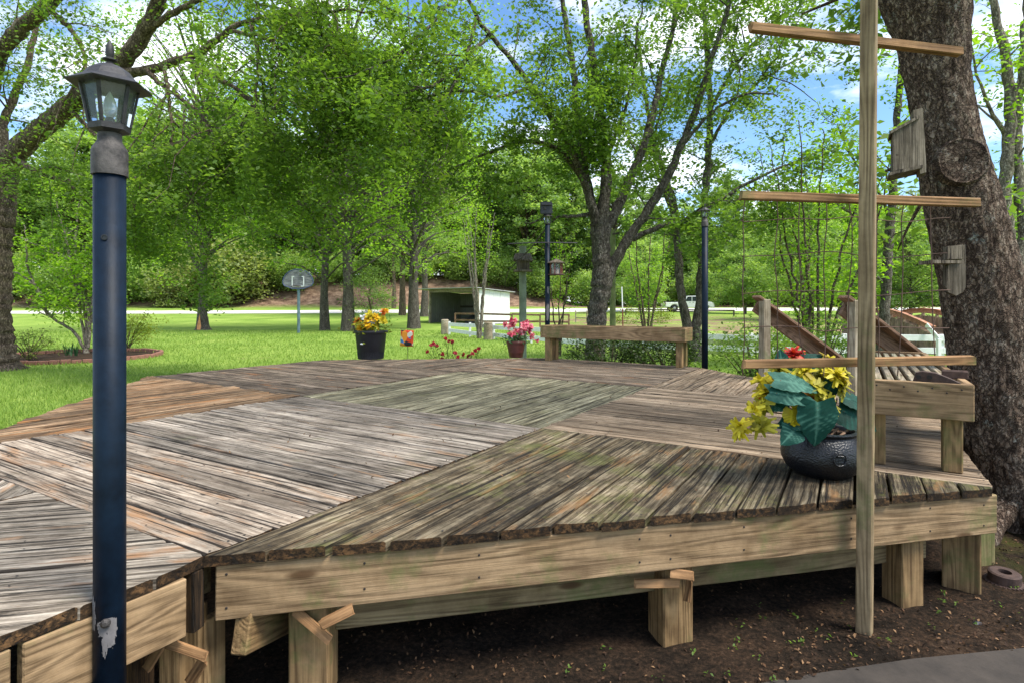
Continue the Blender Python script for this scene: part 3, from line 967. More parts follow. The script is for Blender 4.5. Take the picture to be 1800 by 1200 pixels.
def lantern(parent, base, k, phase, sides=6, simple=False):
    """coach lantern standing on `base`, k scale; parts under one part"""
    x, y, z = base
    T = Matrix.Translation(Vector(base))
    V, Fc = lathe([(0.040 * k, 0), (0.085 * k, 0.018 * k), (0.088 * k, 0.045 * k), (0.078 * k, 0.045 * k), (0.05 * k, 0.04 * k)], sides, phase)
    lan = mesh_obj('lantern', V, Fc, M_lampmetal, parent, T)
    r0, r1, z0, z1 = 0.083 * k, 0.118 * k, 0.045 * k, 0.235 * k
    for i in range(sides):
        a = phase + 2 * math.pi * i / sides; a2 = phase + 2 * math.pi * (i + 1) / sides
        p0 = Vector((x + r0 * math.cos(a), y + r0 * math.sin(a), z + z0)); p1 = Vector((x + r1 * math.cos(a), y + r1 * math.sin(a), z + z1))
        lumber('bar', p0, p1, 0.017 * k, 0.010 * k, M_lampmetal, lan, up=(math.cos(a), math.sin(a), 0), bev=0.0015)
        f0, f1 = 0.94, 0.94
        q = [Vector((x + r0 * f0 * math.cos(a), y + r0 * f0 * math.sin(a), z + z0)), Vector((x + r0 * f0 * math.cos(a2), y + r0 * f0 * math.sin(a2), z + z0)),
             Vector((x + r1 * f1 * math.cos(a2), y + r1 * f1 * math.sin(a2), z + z1)), Vector((x + r1 * f1 * math.cos(a), y + r1 * f1 * math.sin(a), z + z1))]
        mesh_obj('pane', q, [(0, 1, 2, 3)], M_glass, lan)
    V, Fc = lathe([(0.118 * k, 0.222 * k), (0.172 * k, 0.222 * k), (0.176 * k, 0.228 * k), (0.112 * k, 0.262 * k), (0.085 * k, 0.298 * k), (0.05 * k, 0.322 * k), (0.022 * k, 0.332 * k), (0.018 * k, 0.338 * k)], sides * (1 if simple else 2), phase)
    if not simple:
        # six-sided brim, rounder crown
        V = [Vector(v) for v in V]
        for j in range(3):
            for i in range(sides * 2):
                if i % 2:
                    V[j * sides * 2 + i] = (V[j * sides * 2 + i - 1] + V[j * sides * 2 + (i + 1) % (sides * 2)]) / 2
    mesh_obj('lamp_roof', V, Fc, M_lampmetal, lan, T)
    V, Fc = lathe([(0.014 * k, 0.332 * k), (0.014 * k, 0.345 * k), (0.030 * k, 0.352 * k), (0.030 * k, 0.358 * k), (0.014 * k, 0.366 * k), (0.019 * k, 0.385 * k), (0.016 * k, 0.42 * k), (0.003 * k, 0.446 * k)], 14)
    mesh_obj('finial', V, Fc, M_lampmetal, lan, T, True)
    V, Fc = lathe([(0.020 * k, 0.03 * k), (0.020 * k, 0.075 * k), (0.016 * k, 0.08 * k)], 12)
    mesh_obj('bulb_socket', V, Fc, M_black, lan, T, True)
    V, Fc = lathe([(0.012 * k, 0.08 * k), (0.027 * k, 0.10 * k), (0.031 * k, 0.125 * k), (0.022 * k, 0.165 * k), (0.008 * k, 0.195 * k), (0.001, 0.205 * k)], 14)
    mesh_obj('bulb', V, Fc, M_bulb, lan, T, True)
    return lan


def lamp_post(label, x, y, z0, ztop, r, k, phase, chips, collar=True):
    t = thing('lamp_post', label, 'lamp post', (x, y, z0))
    V, Fc = lathe([(r, 0), (r, ztop - z0)], 28)
    pole = mesh_obj('pole', V, Fc, M_pole, t, Matrix.Translation((x, y, z0)), False)
    for p in pole.data.polygons[:-2]: p.use_smooth = True
    zt = ztop
    if collar:
        V, Fc = lathe([(r * 1.13, -0.006), (r * 1.13, 0.062), (r * 1.06, 0.072), (r * 0.76, 0.092), (r * 0.74, 0.115)], 28)
        c_ = mesh_obj('collar', V, Fc, M_primer, t, Matrix.Translation((x, y, zt)), True)
        zt += 0.112
    lan = lantern(t, (x, y, zt), k, phase)
    for (zc, ac, ww, hh) in chips:
        # flake where the paint has gone: ragged patch of a thin curved shell
        n_ = 26; V = []; Fc = []; rr = r + 0.0006
        for j in range(n_ + 1):
            for i in range(n_ + 1):
                a = ac + (i / n_ - .5) * ww / r
                V.append((x + rr * math.cos(a), y + rr * math.sin(a), zc + (j / n_ - .5) * hh))
        for j in range(n_):
            for i in range(n_):
                fx, fz = (i + .5) / n_ * 2 - 1, (j + .5) / n_ * 2 - 1
                q_ = noise.noise((fx * 2.3 + zc * 9, fz * 2.3, ac * 3)) * .55 + noise.noise((fx * 7, fz * 7, zc * 5)) * .3
                if fx * fx + fz * fz < .62 + q_:
                    A_ = j * (n_ + 1) + i
                    Fc.append((A_, A_ + 1, A_ + n_ + 2, A_ + n_ + 1))
        mesh_obj('paint_chip', V, Fc, M_chip, t, None, True)
    return t, lan


PZ = 1.695
LX = (193 - 900) / F * PZ
lp1, lan1 = lamp_post('tall navy lamp post with clear-bulb coach lantern, close at the left', LX, PZ, 0.0, CZ + (HY - 306) / F * PZ, 0.0405, 0.61, math.radians(-78),
                [(0.572, -1.15, 0.062, 0.065), (0.605, -2.2, 0.03, 0.11), (0.525, -1.28, 0.016, 0.09), (0.54, -.85, .03, .07)])
V, Fc = lathe([(0.013, 0), (0.013, 0.006), (0.006, 0.012)], 10)
R = Matrix.Rotation(math.radians(90), 4, 'X'); 
aa = -1.2
R = Matrix((Vector((-math.sin(aa), math.cos(aa), 0)), Vector((0, 0, 1)), Vector((math.cos(aa), math.sin(aa), 0)))).transposed().to_4x4()
R.translation = Vector((LX + .0405 * math.cos(aa), PZ + .0405 * math.sin(aa), 0.585))
mesh_obj('bolt', V, Fc, M_primer, lp1, R)
aa = -1.28
R = Matrix((Vector((-math.sin(aa), math.cos(aa), 0)), Vector((0, 0, 1)), Vector((math.cos(aa), math.sin(aa), 0)))).transposed().to_4x4()
R.translation = Vector((LX + .0407 * math.cos(aa), PZ + .0407 * math.sin(aa), CZ + (HY - 420) / F * PZ))
V, Fc = lathe([(0.0085, 0), (0.0085, 0.0015), (0.006, 0.0018), (0.0055, -0.002)], 12)
mesh_obj('screw_hole', V, Fc, M_black, lp1, R)

p = dp(3.02, 0.0)
zt = CZ + (HY - 396) / F * p.y
lp2, lan2 = lamp_post('navy lamp post with a black solar box on top at the far deck corner', p.x, p.y, 0.0, zt, 0.042, 0.62, 0.3,
                      [(1.36, -1.6, 0.07, 0.36), (1.72, -1.4, 0.04, 0.16)], collar=False)
bx_, by_, bz_ = p.x - 0.02, p.y, zt + 0.175
bm = bmesh.new(); bmesh.ops.create_cube(bm, size=1)
for v_ in bm.verts: v_.co = Vector((v_.co.x * 0.20, v_.co.y * 0.16, v_.co.z * 0.20 + 0.10))
bmesh.ops.bevel(bm, geom=bm.edges[:], offset=0.012, segments=2, affect='EDGES')
me = bpy.data.meshes.new('solar_box'); bm.to_mesh(me); bm.free()
sb = new_obj('solar_box', me, M_black, lp2, Matrix.Translation((bx_, by_, bz_)))
lumber('visor', (bx_ - .085, by_ - .098, bz_ + .145), (bx_ + .085, by_ - .098, bz_ + .145), 0.05, 0.014, M_black, sb)
V, Fc = lathe([(0.022, 0), (0.022, 0.012), (0.012, 0.02)], 12)
mesh_obj('sensor_eye', V, Fc, M_primer, sb, Matrix.Translation((bx_ - .03, by_ - .08, bz_ + .09)) @ Matrix.Rotation(math.radians(90), 4, 'X'), True)

p = dp(3.0, 1.01)
lamp_post('slim navy lamp post with small lantern at the right end of the back bench', p.x + .03, p.y, 0.0, CZ + (HY - 398) / F * p.y, 0.044, 0.48, 0.3, [])


# ------------------------------------------------------------------ post with crossbars and wire netting
TZ = 2.60
tp = thing('trellis_post', 'tall pine post with three thin crossbars standing at the front of the deck', 'trellis', at(1520, 1118, 2.62))
b0, b1 = at(1519, 1140, 2.62), at(1528, -60, 2.62)
lumber('post', b0, b1, 0.062, 0.062, P_trellis, tp, up=(0.80, -0.6, 0), bev=0.005, jit=0.0015)
for (x0, y0, z0, x1, y1, z1) in ((1318, 48, 2.60, 1688, 92, 2.74), (1302, 344, 2.60, 1720, 357, 2.74), (1306, 640, 2.60, 1712, 633, 2.74)):
    lumber('crossbar', at(x0, y0, z0 + .06), at(x1, y1, z1 + .02), 0.036, 0.042, P_cross, tp, bev=0.004, jit=0.003)
wn_ = thing('wire_netting', 'rusty square-mesh wire netting hung behind the crossbars', 'wire netting', at(1480, 660, 2.78))
wx = [1308, 1364, 1406, 1449, 1493, 1542, 1588, 1640]
wy = [385, 449, 513, 577]
for i, x_ in enumerate(wx):
    pts = []
    for j, yy in enumerate([346] + wy + [640 if i % 3 else 660]):
        pts.append(at(x_ + random.uniform(-5, 5) + (2 if j > 4 else 0) * (i % 3 - 1) * 3, yy, 2.80 + 0.02 * math.sin(j * 1.3 + i)))
    tube('wire', pts, 0.0026, M_wire, wn_, 5, 0.05)
for j, yy in enumerate(wy):
    pts = [at(x_ + random.uniform(-3, 3), yy + random.uniform(-4, 4) + 3 * math.sin(i + j), 2.80 + 0.02 * math.sin(j * 1.3 + i)) for i, x_ in enumerate([1302] + wx + [1668])]
    tube('wire', pts, 0.0024, M_wire, wn_, 5, 0.05)


# ------------------------------------------------------------------ stair rails at the back right edge
st = thing('garden_steps', 'wooden steps with two sloping plank handrails off the right back edge', 'steps', (3.9, 6.9, 0))
og = Vector((dg.x, dg.y, 0))
rails = []
for (px_, yb, ytop) in ((1342, 664, 520), (1500, 690, 520)):
    # where the pixel column meets the outer diagonal edge of the deck
    A_, B_ = dp(2, 2), dp(3, 1)
    best = min((i / 400 for i in range(401)), key=lambda t: abs(((A_ + (B_ - A_) * t).x / (A_ + (B_ - A_) * t).y) - (px_ - 900) / F))
    P_ = A_ + (B_ - A_) * best
    zt_ = CZ + (HY - ytop) / F * P_.y
    base = Vector((P_.x, P_.y, 0)) + og * 0.02
    lumber('newel_post', (base.x, base.y, -0.05), (base.x, base.y, zt_ - 0.045), 0.10, 0.10, P_grey, st, up=og, bev=0.006)
    p0 = Vector((base.x, base.y, zt_ - 0.115)) - og * 0.075
    p1 = p0 + og * 1.45 + Vector((0, 0, -0.93))
    side = (A_ - B_).normalized(); s3 = Vector((side.x, side.y, 0))
    lumber('rail_plank', p0 - s3 * 0.072, p1 - s3 * 0.072, 0.036, 0.17, P_rail, st, bev=0.005)
    lumber('rail_cap', p0 + Vector((0, 0, .107)) - og * .03 - s3 * 0.03, p1 + Vector((0, 0, .107)) - s3 * 0.03, 0.14, 0.034, P_rail, st, bev=0.005)
    e = p0 + og * 1.12
    lumber('newel_post', (e.x, e.y, -0.05), (e.x, e.y, p0.z - 0.72 - .085), 0.088, 0.088, P_grey, st, up=og)
    rails.append(base)
for k in range(3):
    a_, b__ = rails[0] + og * (0.16 + .28 * k), rails[1] + og * (0.16 + .28 * k)
    for e in (0, 1):
        lumber('step_tread', (a_.x + og.x * .14 * e, a_.y + og.y * .14 * e, .44 - .17 * k), (b__.x + og.x * .14 * e, b__.y + og.y * .14 * e, .44 - .17 * k), 0.135, 0.038, P_grey, st)

# ------------------------------------------------------------------ foliage
def leaf_arrays(Cn, size, rng, flat=0.55, asp=0.55, dirs=None):
    """folded rhombic leaves at centres Cn"""
    N = len(Cn)
    if dirs is None:
        a = rng.uniform(0, 2 * np.pi, N)
        D = np.stack([np.cos(a), np.sin(a), rng.normal(-0.15, 0.5, N)], -1)
    else:
        D = dirs + rng.normal(0, 0.5, (N, 3))
    D /= np.linalg.norm(D, axis=1, keepdims=True)
    Nn = rng.normal(0, flat, (N, 3)); Nn[:, 2] += 1.0
    Sd = np.cross(D, Nn); Sd /= np.linalg.norm(Sd, axis=1, keepdims=True) + 1e-9
    up = np.cross(Sd, D)
    s = np.asarray(size).reshape(-1, 1) * np.ones((N, 1))
    p0 = Cn - D * s * 0.5
    p2 = Cn + D * s * 0.5 - up * s * 0.08
    m = Cn - D * s * 0.04
    p1 = m + Sd * s * asp * 0.5 + up * s * 0.09
    p3 = m - Sd * s * asp * 0.5 + up * s * 0.09
    V = np.stack([p0, p1, p2, p3], 1).reshape(-1, 3)
    Q = np.arange(N * 4).reshape(N, 4)
    return V, Q


def leaf_obj(name, Cn, size, mat, parent, rng, var=None, flat=0.55, asp=0.55, dirs=None, kind=None):
    V, Q = leaf_arrays(Cn, size, rng, flat, asp, dirs)
    if var is None: var = rng.normal(0.5, 0.2, len(Cn))
    o = np_mesh(name, V, Q, mat, parent, np.repeat(np.clip(var, 0, 1), 4))
    if kind: o['kind'] = kind
    return o


def sprout(P, R, rng, per_m, lmin, lmax, r_frac, M=7, droop=0.0, spread=1.0, skip=0.15, up=0.15, keep=None):
    """side shoots from one centre line P (K,3), R (K): returns (N,M,3), (N,M)"""
    seg = np.linalg.norm(np.diff(P, axis=0), axis=1)
    cum = np.concatenate([[0], np.cumsum(seg)]); L = cum[-1]
    n = rng.poisson(per_m * L * (1 - skip))
    if n == 0: return None
    t = rng.uniform(skip, 1.0, n) * L
    base = np.stack([np.interp(t, cum, P[:, i]) for i in range(3)], -1)
    rb = np.interp(t, cum, R)
    i = np.clip(np.searchsorted(cum, t) - 1, 0, len(seg) - 1)
    tang = np.diff(P, axis=0)[i]; tang /= np.linalg.norm(tang, axis=1, keepdims=True) + 1e-9
    d = rng.normal(0, 1, (n, 3))
    d -= tang * (d * tang).sum(1, keepdims=True); d /= np.linalg.norm(d, axis=1, keepdims=True) + 1e-9
    d = d * spread + tang * rng.uniform(0.3, 1.0, (n, 1)); d[:, 2] += up
    d /= np.linalg.norm(d, axis=1, keepdims=True)
    ln = rng.uniform(lmin, lmax, n) * (1 - 0.45 * t / L)
    s = np.linspace(0, 1, M)
    wob = np.cumsum(rng.normal(0, 0.07, (n, M, 3)), axis=1) * ln[:, None, None] * (s[None, :, None])
    Pn = base[:, None, :] + d[:, None, :] * (ln[:, None] * s)[:, :, None] + wob
    Pn[:, :, 2] -= droop * ln[:, None] * s[None] ** 2
    r0 = np.minimum(rb * 0.7, ln * r_frac)
    Rn = r0[:, None] * (1 - 0.82 * s[None])
    return Pn, Rn


def leaves_on(Pn, rng, per_m, scatter):
    """leaf centres along the outer part of shoots"""
    N, M, _ = Pn.shape
    L = np.linalg.norm(np.diff(Pn, axis=1), axis=2).sum(1)
    n = rng.poisson(per_m * L)
    k = np.repeat(np.arange(N), n)
    t = rng.uniform(0.12, 1.02, len(k)) * (M - 1)
    i = np.clip(t.astype(int), 0, M - 2); f = (t - i)[:, None]
    c = Pn[k, i] * (1 - f) + Pn[k, i + 1] * f
    c = c + rng.normal(0, scatter, c.shape) * np.array([1, 1, 0.7])
    return c, k


def limb_pts(spec, z=None):
    """[(px, py, depth, radius)...] -> points, radii"""
    pts, rad = [], []
    for s in spec:
        if s[0] == 'w':
            pts.append(s[1:4]); rad.append(s[4]); continue
        pts.append(tuple(at(s[0], s[1], s[2]))); rad.append(s[3])
    return pts, rad


def branch_tree(name, label, limbs, bark_m, leaf_m, seed, loc, group=None,
                b2=(1.6, .8, 2.2, .012), b3=(3.2, .35, .9, .006), leaf=(26, .075, .10), droop=(0.15, 0.25), up2=0.15, cap=None, k1=14, flat=0.6, rough=0.0,
                zmax_leaf=None, thin=None, trunk_n=1, lskip=None):
    """tree from hand-set limbs; returns thing. limbs: list of [(px,py,depth,r)...]; first `trunk_n` are bare trunk"""
    rng = np.random.default_rng(seed)
    t = thing(name, label, 'tree', loc, group)
    L0 = Vector(loc)
    wood_parts, main, limb_parts = [], [], []
    P2a, P3a = [], []
    for li, spec in enumerate(limbs):
        pts, rad = limb_pts(spec)
        P, R = resample(pts, rad, 0.14 if li >= trunk_n else 0.07)
        R = R * (1 + 0.06 * np.sin(np.arange(len(R)) * 1.9 + li) + rng.normal(0, 0.025, len(R)))
        P = P + rng.normal(0, 0.012, P.shape) * (1 if li >= trunk_n else .5)
        V, Q = tubes(P[None], R[None], k1 if li < trunk_n else 9)
        (main if li < trunk_n else limb_parts).append((V, Q))
        if li < trunk_n: continue
        s2 = sprout(P, R, rng, b2[0], b2[1], b2[2], b2[3], 8, droop[0], up=up2)
        if s2 is None: continue
        P2, R2 = s2
        P2a.append(P2)
        limb_parts.append(tubes(P2, R2, 5))
        s3 = sprout(P, R, rng, b3[0] * 0.8, b3[1], b3[2], b3[3], 5, droop[1], skip=0.3)
        if s3 is not None:
            P3a.append(s3[0]); limb_parts.append(tubes(s3[0], s3[1], 3))
        for q in range(len(P2)):
            s3 = sprout(P2[q], R2[q], rng, b3[0], b3[1], b3[2], b3[3], 5, droop[1], skip=0.1)
            if s3 is not None:
                P3a.append(s3[0]); limb_parts.append(tubes(s3[0], s3[1], 3))
    V, Q = join(main)
    if rough:
        Vn = V.copy()
        for i in range(len(V)):
            p_ = V[i]
            Vn[i] += rough * np.array(noise.noise_vector((p_[0] * 7, p_[1] * 7, p_[2] * 2.2)))
        V = Vn
    T = Matrix.Translation(L0)
    np_mesh('trunk', V - np.array(L0), Q, bark_m, t, smooth_=True, M=T)
    V, Q = join(limb_parts)
    np_mesh('branches', V - np.array(L0), Q, bark_m, t, smooth_=True, M=T)
    c3, k3 = leaves_on(np.concatenate(P3a), rng, leaf[0], leaf[2])
    tone = rng.normal(0, 0.16, 100000)[k3 % 100000]
    var = 0.5 + tone + rng.normal(0, 0.13, len(c3))
    if thin is not None:
        kp = thin(c3, rng)
        c3, var = c3[kp], var[kp]
    if cap and len(c3) > cap:
        kp = rng.permutation(len(c3))[:cap]; c3, var = c3[kp], var[kp]
    leaf_obj('crown', c3, np.clip(rng.lognormal(-.08, .34, len(c3)), .4, 1.9) * leaf[1], leaf_m, t, rng, var, flat)
    return t, len(c3)


def clump_centres(rng, c, rad, n, shell=0.45, lump=0.35, zsq=1.0):
    """uneven crown: clump centres in an ellipsoid, denser toward the outside"""
    d = rng.normal(0, 1, (n * 2, 3)); d /= np.linalg.norm(d, axis=1, keepdims=True)
    lob = np.array([1 + lump * noise.noise(tuple(q * 1.6 + c[0] * .37)) * 1.6 for q in d])
    r = rng.uniform(shell, 1, n * 2) ** 0.6 * lob
    return (np.array(c) + d * r[:, None] * np.array(rad))[:n]


def crown_leaves(rng, cc, per, spread, flat=0.55):
    n = rng.poisson(per, len(cc))
    k = np.repeat(np.arange(len(cc)), n)
    off = rng.normal(0, 1, (len(k), 3)) * np.array([spread, spread, spread * flat])
    return cc[k] + off, k


def far_tree_meshes(seed, h, cr, n_cl, per, leafsize, trunk_r, bare, lean=0.0, squash=1.0):
    """trunk mesh and crown mesh of a tree standing at the origin"""
    rng = np.random.default_rng(seed)
    parts = []
    zs = np.linspace(0, h * 0.92, 9)
    P = np.stack([lean * zs + rng.normal(0, 0.05, 9), rng.normal(0, 0.05, 9), zs], -1)
    R = trunk_r * (1 - 0.85 * np.linspace(0, 1, 9)); R[0] *= 1.35
    P, R = resample(P, R, 0.5)
    parts.append(tubes(P[None], R[None], 9))
    c = (lean * h * .6, 0, bare + (h - bare) * 0.52)
    cc = clump_centres(rng, c, (cr, cr, (h - bare) * 0.55 * squash), n_cl)
    kp = rng.permutation(len(cc))[:max(14, n_cl // 3)]
    for q in kp:
        zb = np.clip(cc[q][2] * 0.78 - 0.4, bare * 0.6, h * 0.86)
        b0 = np.array([np.interp(zb, P[:, 2], P[:, 0]), np.interp(zb, P[:, 2], P[:, 1]), zb])
        mid = (b0 + cc[q]) / 2 + np.array([0, 0, 0.25]) + rng.normal(0, 0.2, 3)
        pp, rr = resample([b0, mid, cc[q]], [trunk_r * 0.3, trunk_r * 0.17, 0.02], 0.8)
        parts.append(tubes(pp[None], rr[None], 5))
    V, Q = join(parts)
    lc, k = crown_leaves(rng, cc, per, 0.05 * (cr + 3.5))
    tone = rng.normal(0, 0.15, len(cc))[k]
    var = np.clip(0.5 + tone + rng.normal(0, 0.13, len(k)), 0, 1)
    return (V, Q), (lc, rng.uniform(0.6, 1.25, len(lc)) * leafsize, var, rng)


def free_tree(name, label, seed, loc, h, cr, n_cl, per, leafsize, trunk_r, bare, bark_m, leaf_m, group=None, lean=0.0, cat='tree'):
    (V, Q), (lc, sz, var, rng) = far_tree_meshes(seed, h, cr, n_cl, per, leafsize, trunk_r, bare, lean)
    t = thing(name, label, cat, loc, group)
    T = Matrix.Translation(Vector(loc))
    np_mesh('trunk', V, Q, bark_m, t, smooth_=True, M=T)
    Vl, Ql = leaf_arrays(lc, sz, rng, 0.7)
    np_mesh('crown', Vl, Ql, leaf_m, t, np.repeat(var, 4), M=T)
    return t


def copy_tree(t, loc, rz, sc, label=None, group=None):
    Mx = Matrix.Translation(Vector(loc)) @ Matrix.Rotation(rz, 4, 'Z') @ Matrix.Diagonal((sc, sc, sc * random.uniform(.92, 1.08), 1))
    r = t.copy(); C.objects.link(r); r.matrix_basis = Mx; WM[r] = Mx
    if label: r['label'] = label
    if group: r['group'] = group
    for ch in list(t.children):
        c = ch.copy(); C.objects.link(c); c.parent = r
        c.matrix_parent_inverse = Matrix.Identity(4); c.matrix_basis = WM[t].inverted() @ WM[ch]
    return r


def gz(x, y):
    return float(terr(np.array(float(x)), np.array(float(y))))


def gx(px, z):
    return (px - 900) / F * z


def clear_view(c, rng):
    # the low sprays stop short of the feeders and the far lamp post
    px = 900 + F * c[:, 0] / c[:, 1]; py = HY - F * (c[:, 2] - CZ) / c[:, 1]
    low = (py > 400) & (px < 1150)
    open_sky = (px > 1290) & (px < 1530) & (py > 60) & (py < 330) & (rng.uniform(0, 1, len(c)) < .35)
    clump = np.array([noise.noise((q[0] * .8, q[1] * .8, q[2] * .8)) for q in c])
    hole = (clump < -.22) & (rng.uniform(0, 1, len(c)) < .7)
    return ~(low | open_sky | hole)


def open_left(c, rng):
    # the limbs near the trunk carry fewer leaves than the hanging ends
    px = 900 + F * c[:, 0] / c[:, 1]; py = HY - F * (c[:, 2] - CZ) / c[:, 1]
    u = rng.uniform(0, 1, len(c))
    clump = np.array([noise.noise((q[0] * .9, q[1] * .9, q[2] * .9)) for q in c])
    near = (px < 430) & (py < 270 - .25 * np.clip(px - 250, 0, 400))
    return ~(near & (u < .52 + 1.1 * clump)) & ~((clump < -.28) & (u < .8))


# ---- the great multi-stemmed tree behind the back bench
D = 12.0
limbs = [
    [(1046, 672, D, .30), (1047, 645, D, .235), (1048, 600, D, .20), (1051, 550, D, .190), (1058, 495, D, .215), (1057, 440, D, .185), (1055, 392, D, .20)],
    [(1064, 500, D, .14), (1082, 460, 11.95, .115), (1108, 415, 11.9, .10), (1140, 368, 11.8, .092), (1180, 298, 11.7, .082), (1215, 215, 11.5, .07), (1245, 120, 11.3, .058), (1275, 30, 11.1, .046), (1300, -90, 10.9, .03)],
    [(1054, 402, D, .10), (1040, 362, D, .075), (1022, 312, 11.9, .065), (1000, 284, 11.8, .055), (975, 262, 11.6, .05), (945, 250, 11.4, .045), (905, 253, 11.2, .038), (860, 268, 11, .03), (820, 286, 10.9, .022), (775, 306, 10.8, .012)],
    [(1050, 400, D, .10), (1032, 335, 11.8, .075), (1010, 275, 11.5, .066), (985, 232, 11.3, .062), (957, 187, 11.0, .057), (930, 146, 10.8, .053), (900, 108, 10.6, .048), (868, 70, 10.4, .042), (838, 28, 10.2, .036), (810, -30, 10, .028)],
    [(1057, 400, D, .15), (1064, 330, D, .118), (1062, 262, D, .105), (1055, 200, 11.9, .092), (1045, 130, 11.8, .08), (1035, 60, 11.7, .07), (1025, -30, 11.6, .058), (1012, -160, 11.5, .03)],
    [(1052, 404, D, .13), (1036, 340, 12.2, .095), (1023, 285, 12.3, .085), (1017, 222, 12.4, .078), (1008, 132, 12.5, .068), (997, 55, 12.6, .06), (985, -20, 12.6, .05), (970, -140, 12.6, .028)],
    [(1060, 408, D, .14), (1082, 372, 12.1, .105), (1104, 322, 12.3, .092), (1126, 270, 12.4, .082), (1148, 200, 12.6, .072), (1164, 120, 12.8, .062), (1182, 55, 12.9, .052), (1200, -60, 13, .034)],
    [(1112, 420, 11.9, .06), (1150, 402, 11.8, .052), (1200, 388, 11.7, .046), (1250, 362, 11.6, .040), (1300, 331, 11.5, .034), (1340, 310, 11.4, .028), (1400, 284, 11.3, .018), (1450, 262, 11.2, .008)],
    [(1036, 378, 12, .045), (1000, 381, 11.9, .035), (960, 385, 11.8, .03), (925, 393, 11.7, .014)],
    [(860, 62, 10.4, .04), (810, 115, 10.0, .032), (760, 150, 9.7, .026), (700, 168, 9.5, .02), (640, 178, 9.3, .012), (590, 205, 9.2, .006)],
    [(838, 28, 10.2, .035), (820, 100, 9.9, .028), (775, 190, 9.6, .022), (715, 250, 9.4, .016), (650, 300, 9.2, .008)],
    [(935, 150, 10.8, .035), (880, 170, 10.5, .028), (800, 160, 10.2, .022), (730, 185, 10, .014), (680, 215, 9.9, .007)],
    [(815, -25, 10, .03), (760, 40, 9.6, .026), (700, 95, 9.3, .02), (630, 130, 9.1, .013), (570, 140, 9, .006)],
    [(1200, 255, 11.6, .04), (1250, 200, 11.3, .03), (1310, 165, 11, .022), (1370, 170, 10.8, .012)],
    [(1060, 300, 12, .04), (1085, 230, 11.5, .03), (1110, 150, 11.2, .025), (1120, 60, 11, .018), (1135, -20, 10.8, .01)],
]
n_tot = 0
t, k = branch_tree('maple_tree', 'many-stemmed grey tree rising behind the back bench', limbs, B_grey, L_maple, 21, at(1047, 664, D),
                   b2=(2.6, .7, 2.3, .012), b3=(6.5, .3, .8, .006), leaf=(135, .078, .14), droop=(.2, .25), rough=0.035, k1=20, thin=clear_view)
n_tot += k

# ---- V-shaped tree by the right lamp post
D = 15.5
limbs = [
    [(1217, 642, D, .28), (1217, 600, D, .22), (1216, 574, D, .20)],
    [(1213, 585, D, .15), (1201, 540, D, .115), (1193, 480, D, .105), (1190, 420, D, .10), (1185, 360, D, .09), (1172, 318, D, .08), (1156, 270, D, .07), (1140, 200, D, .055), (1128, 120, D, .04), (1120, 40, D, .02)],
    [(1220, 585, D, .15), (1229, 540, D, .12), (1232, 480, D, .112), (1236, 420, D, .108), (1240, 340, D, .10), (1246, 260, D, .09), (1248, 180, D, .08), (1243, 90, D, .07), (1236, 0, D, .055), (1228, -110, D, .03)],
    [(1190, 400, D, .06), (1165, 330, 15.2, .05), (1150, 280, 15, .04), (1155, 220, 14.8, .03), (1180, 150, 14.6, .015)],
    [(1245, 260, D, .05), (1280, 200, 15, .04), (1330, 150, 14.5, .03), (1390, 110, 14.2, .02), (1440, 90, 14, .01)],
    [(1246, 200, D, .05), (1290, 120, 15.2, .04), (1350, 50, 15, .03), (1420, 0, 14.8, .02)],
]
t, k = branch_tree('forked_tree', 'V-forked slim tree beside the right-hand far lamp post', limbs, B_grey, L_oak, 22, at(1217, 635, D),
                   b2=(2.4, .8, 2.6, .012), b3=(5.5, .3, .9, .006), leaf=(68, .10, .12), rough=0.03, k1=16)
n_tot += k

# ---- slim trunk seen between the trellis post and the big trunk
D = 14.0
limbs = [
    [(1546, 650, D, .16), (1551, 600, D, .12), (1557, 520, D, .11), (1560, 450, D, .105), (1566, 380, D, .10)],
    [(1566, 380, D, .10), (1571, 310, D, .09), (1576, 230, D, .08), (1583, 130, D, .065), (1592, 20, D, .05), (1600, -80, D, .03)],
    [(1560, 430, D, .05), (1530, 395, 13.8, .04), (1490, 370, 13.6, .03), (1440, 352, 13.4, .02), (1390, 345, 13.2, .01)],
    [(1565, 390, D, .04), (1540, 330, 13.8, .03), (1500, 280, 13.6, .025), (1470, 220, 13.5, .012)],
    [(1556, 500, D, .04), (1520, 470, 13.7, .03), (1470, 452, 13.4, .02), (1420, 450, 13.2, .01)],
]
t, k = branch_tree('slim_tree', 'slim dark trunk standing between the trellis post and the big trunk', limbs, B_grey, L_bright, 23, at(1546, 645, D),
                   b2=(2.8, .7, 2.2, .012), b3=(5.0, .3, .8, .006), leaf=(52, .10, .12))
n_tot += k

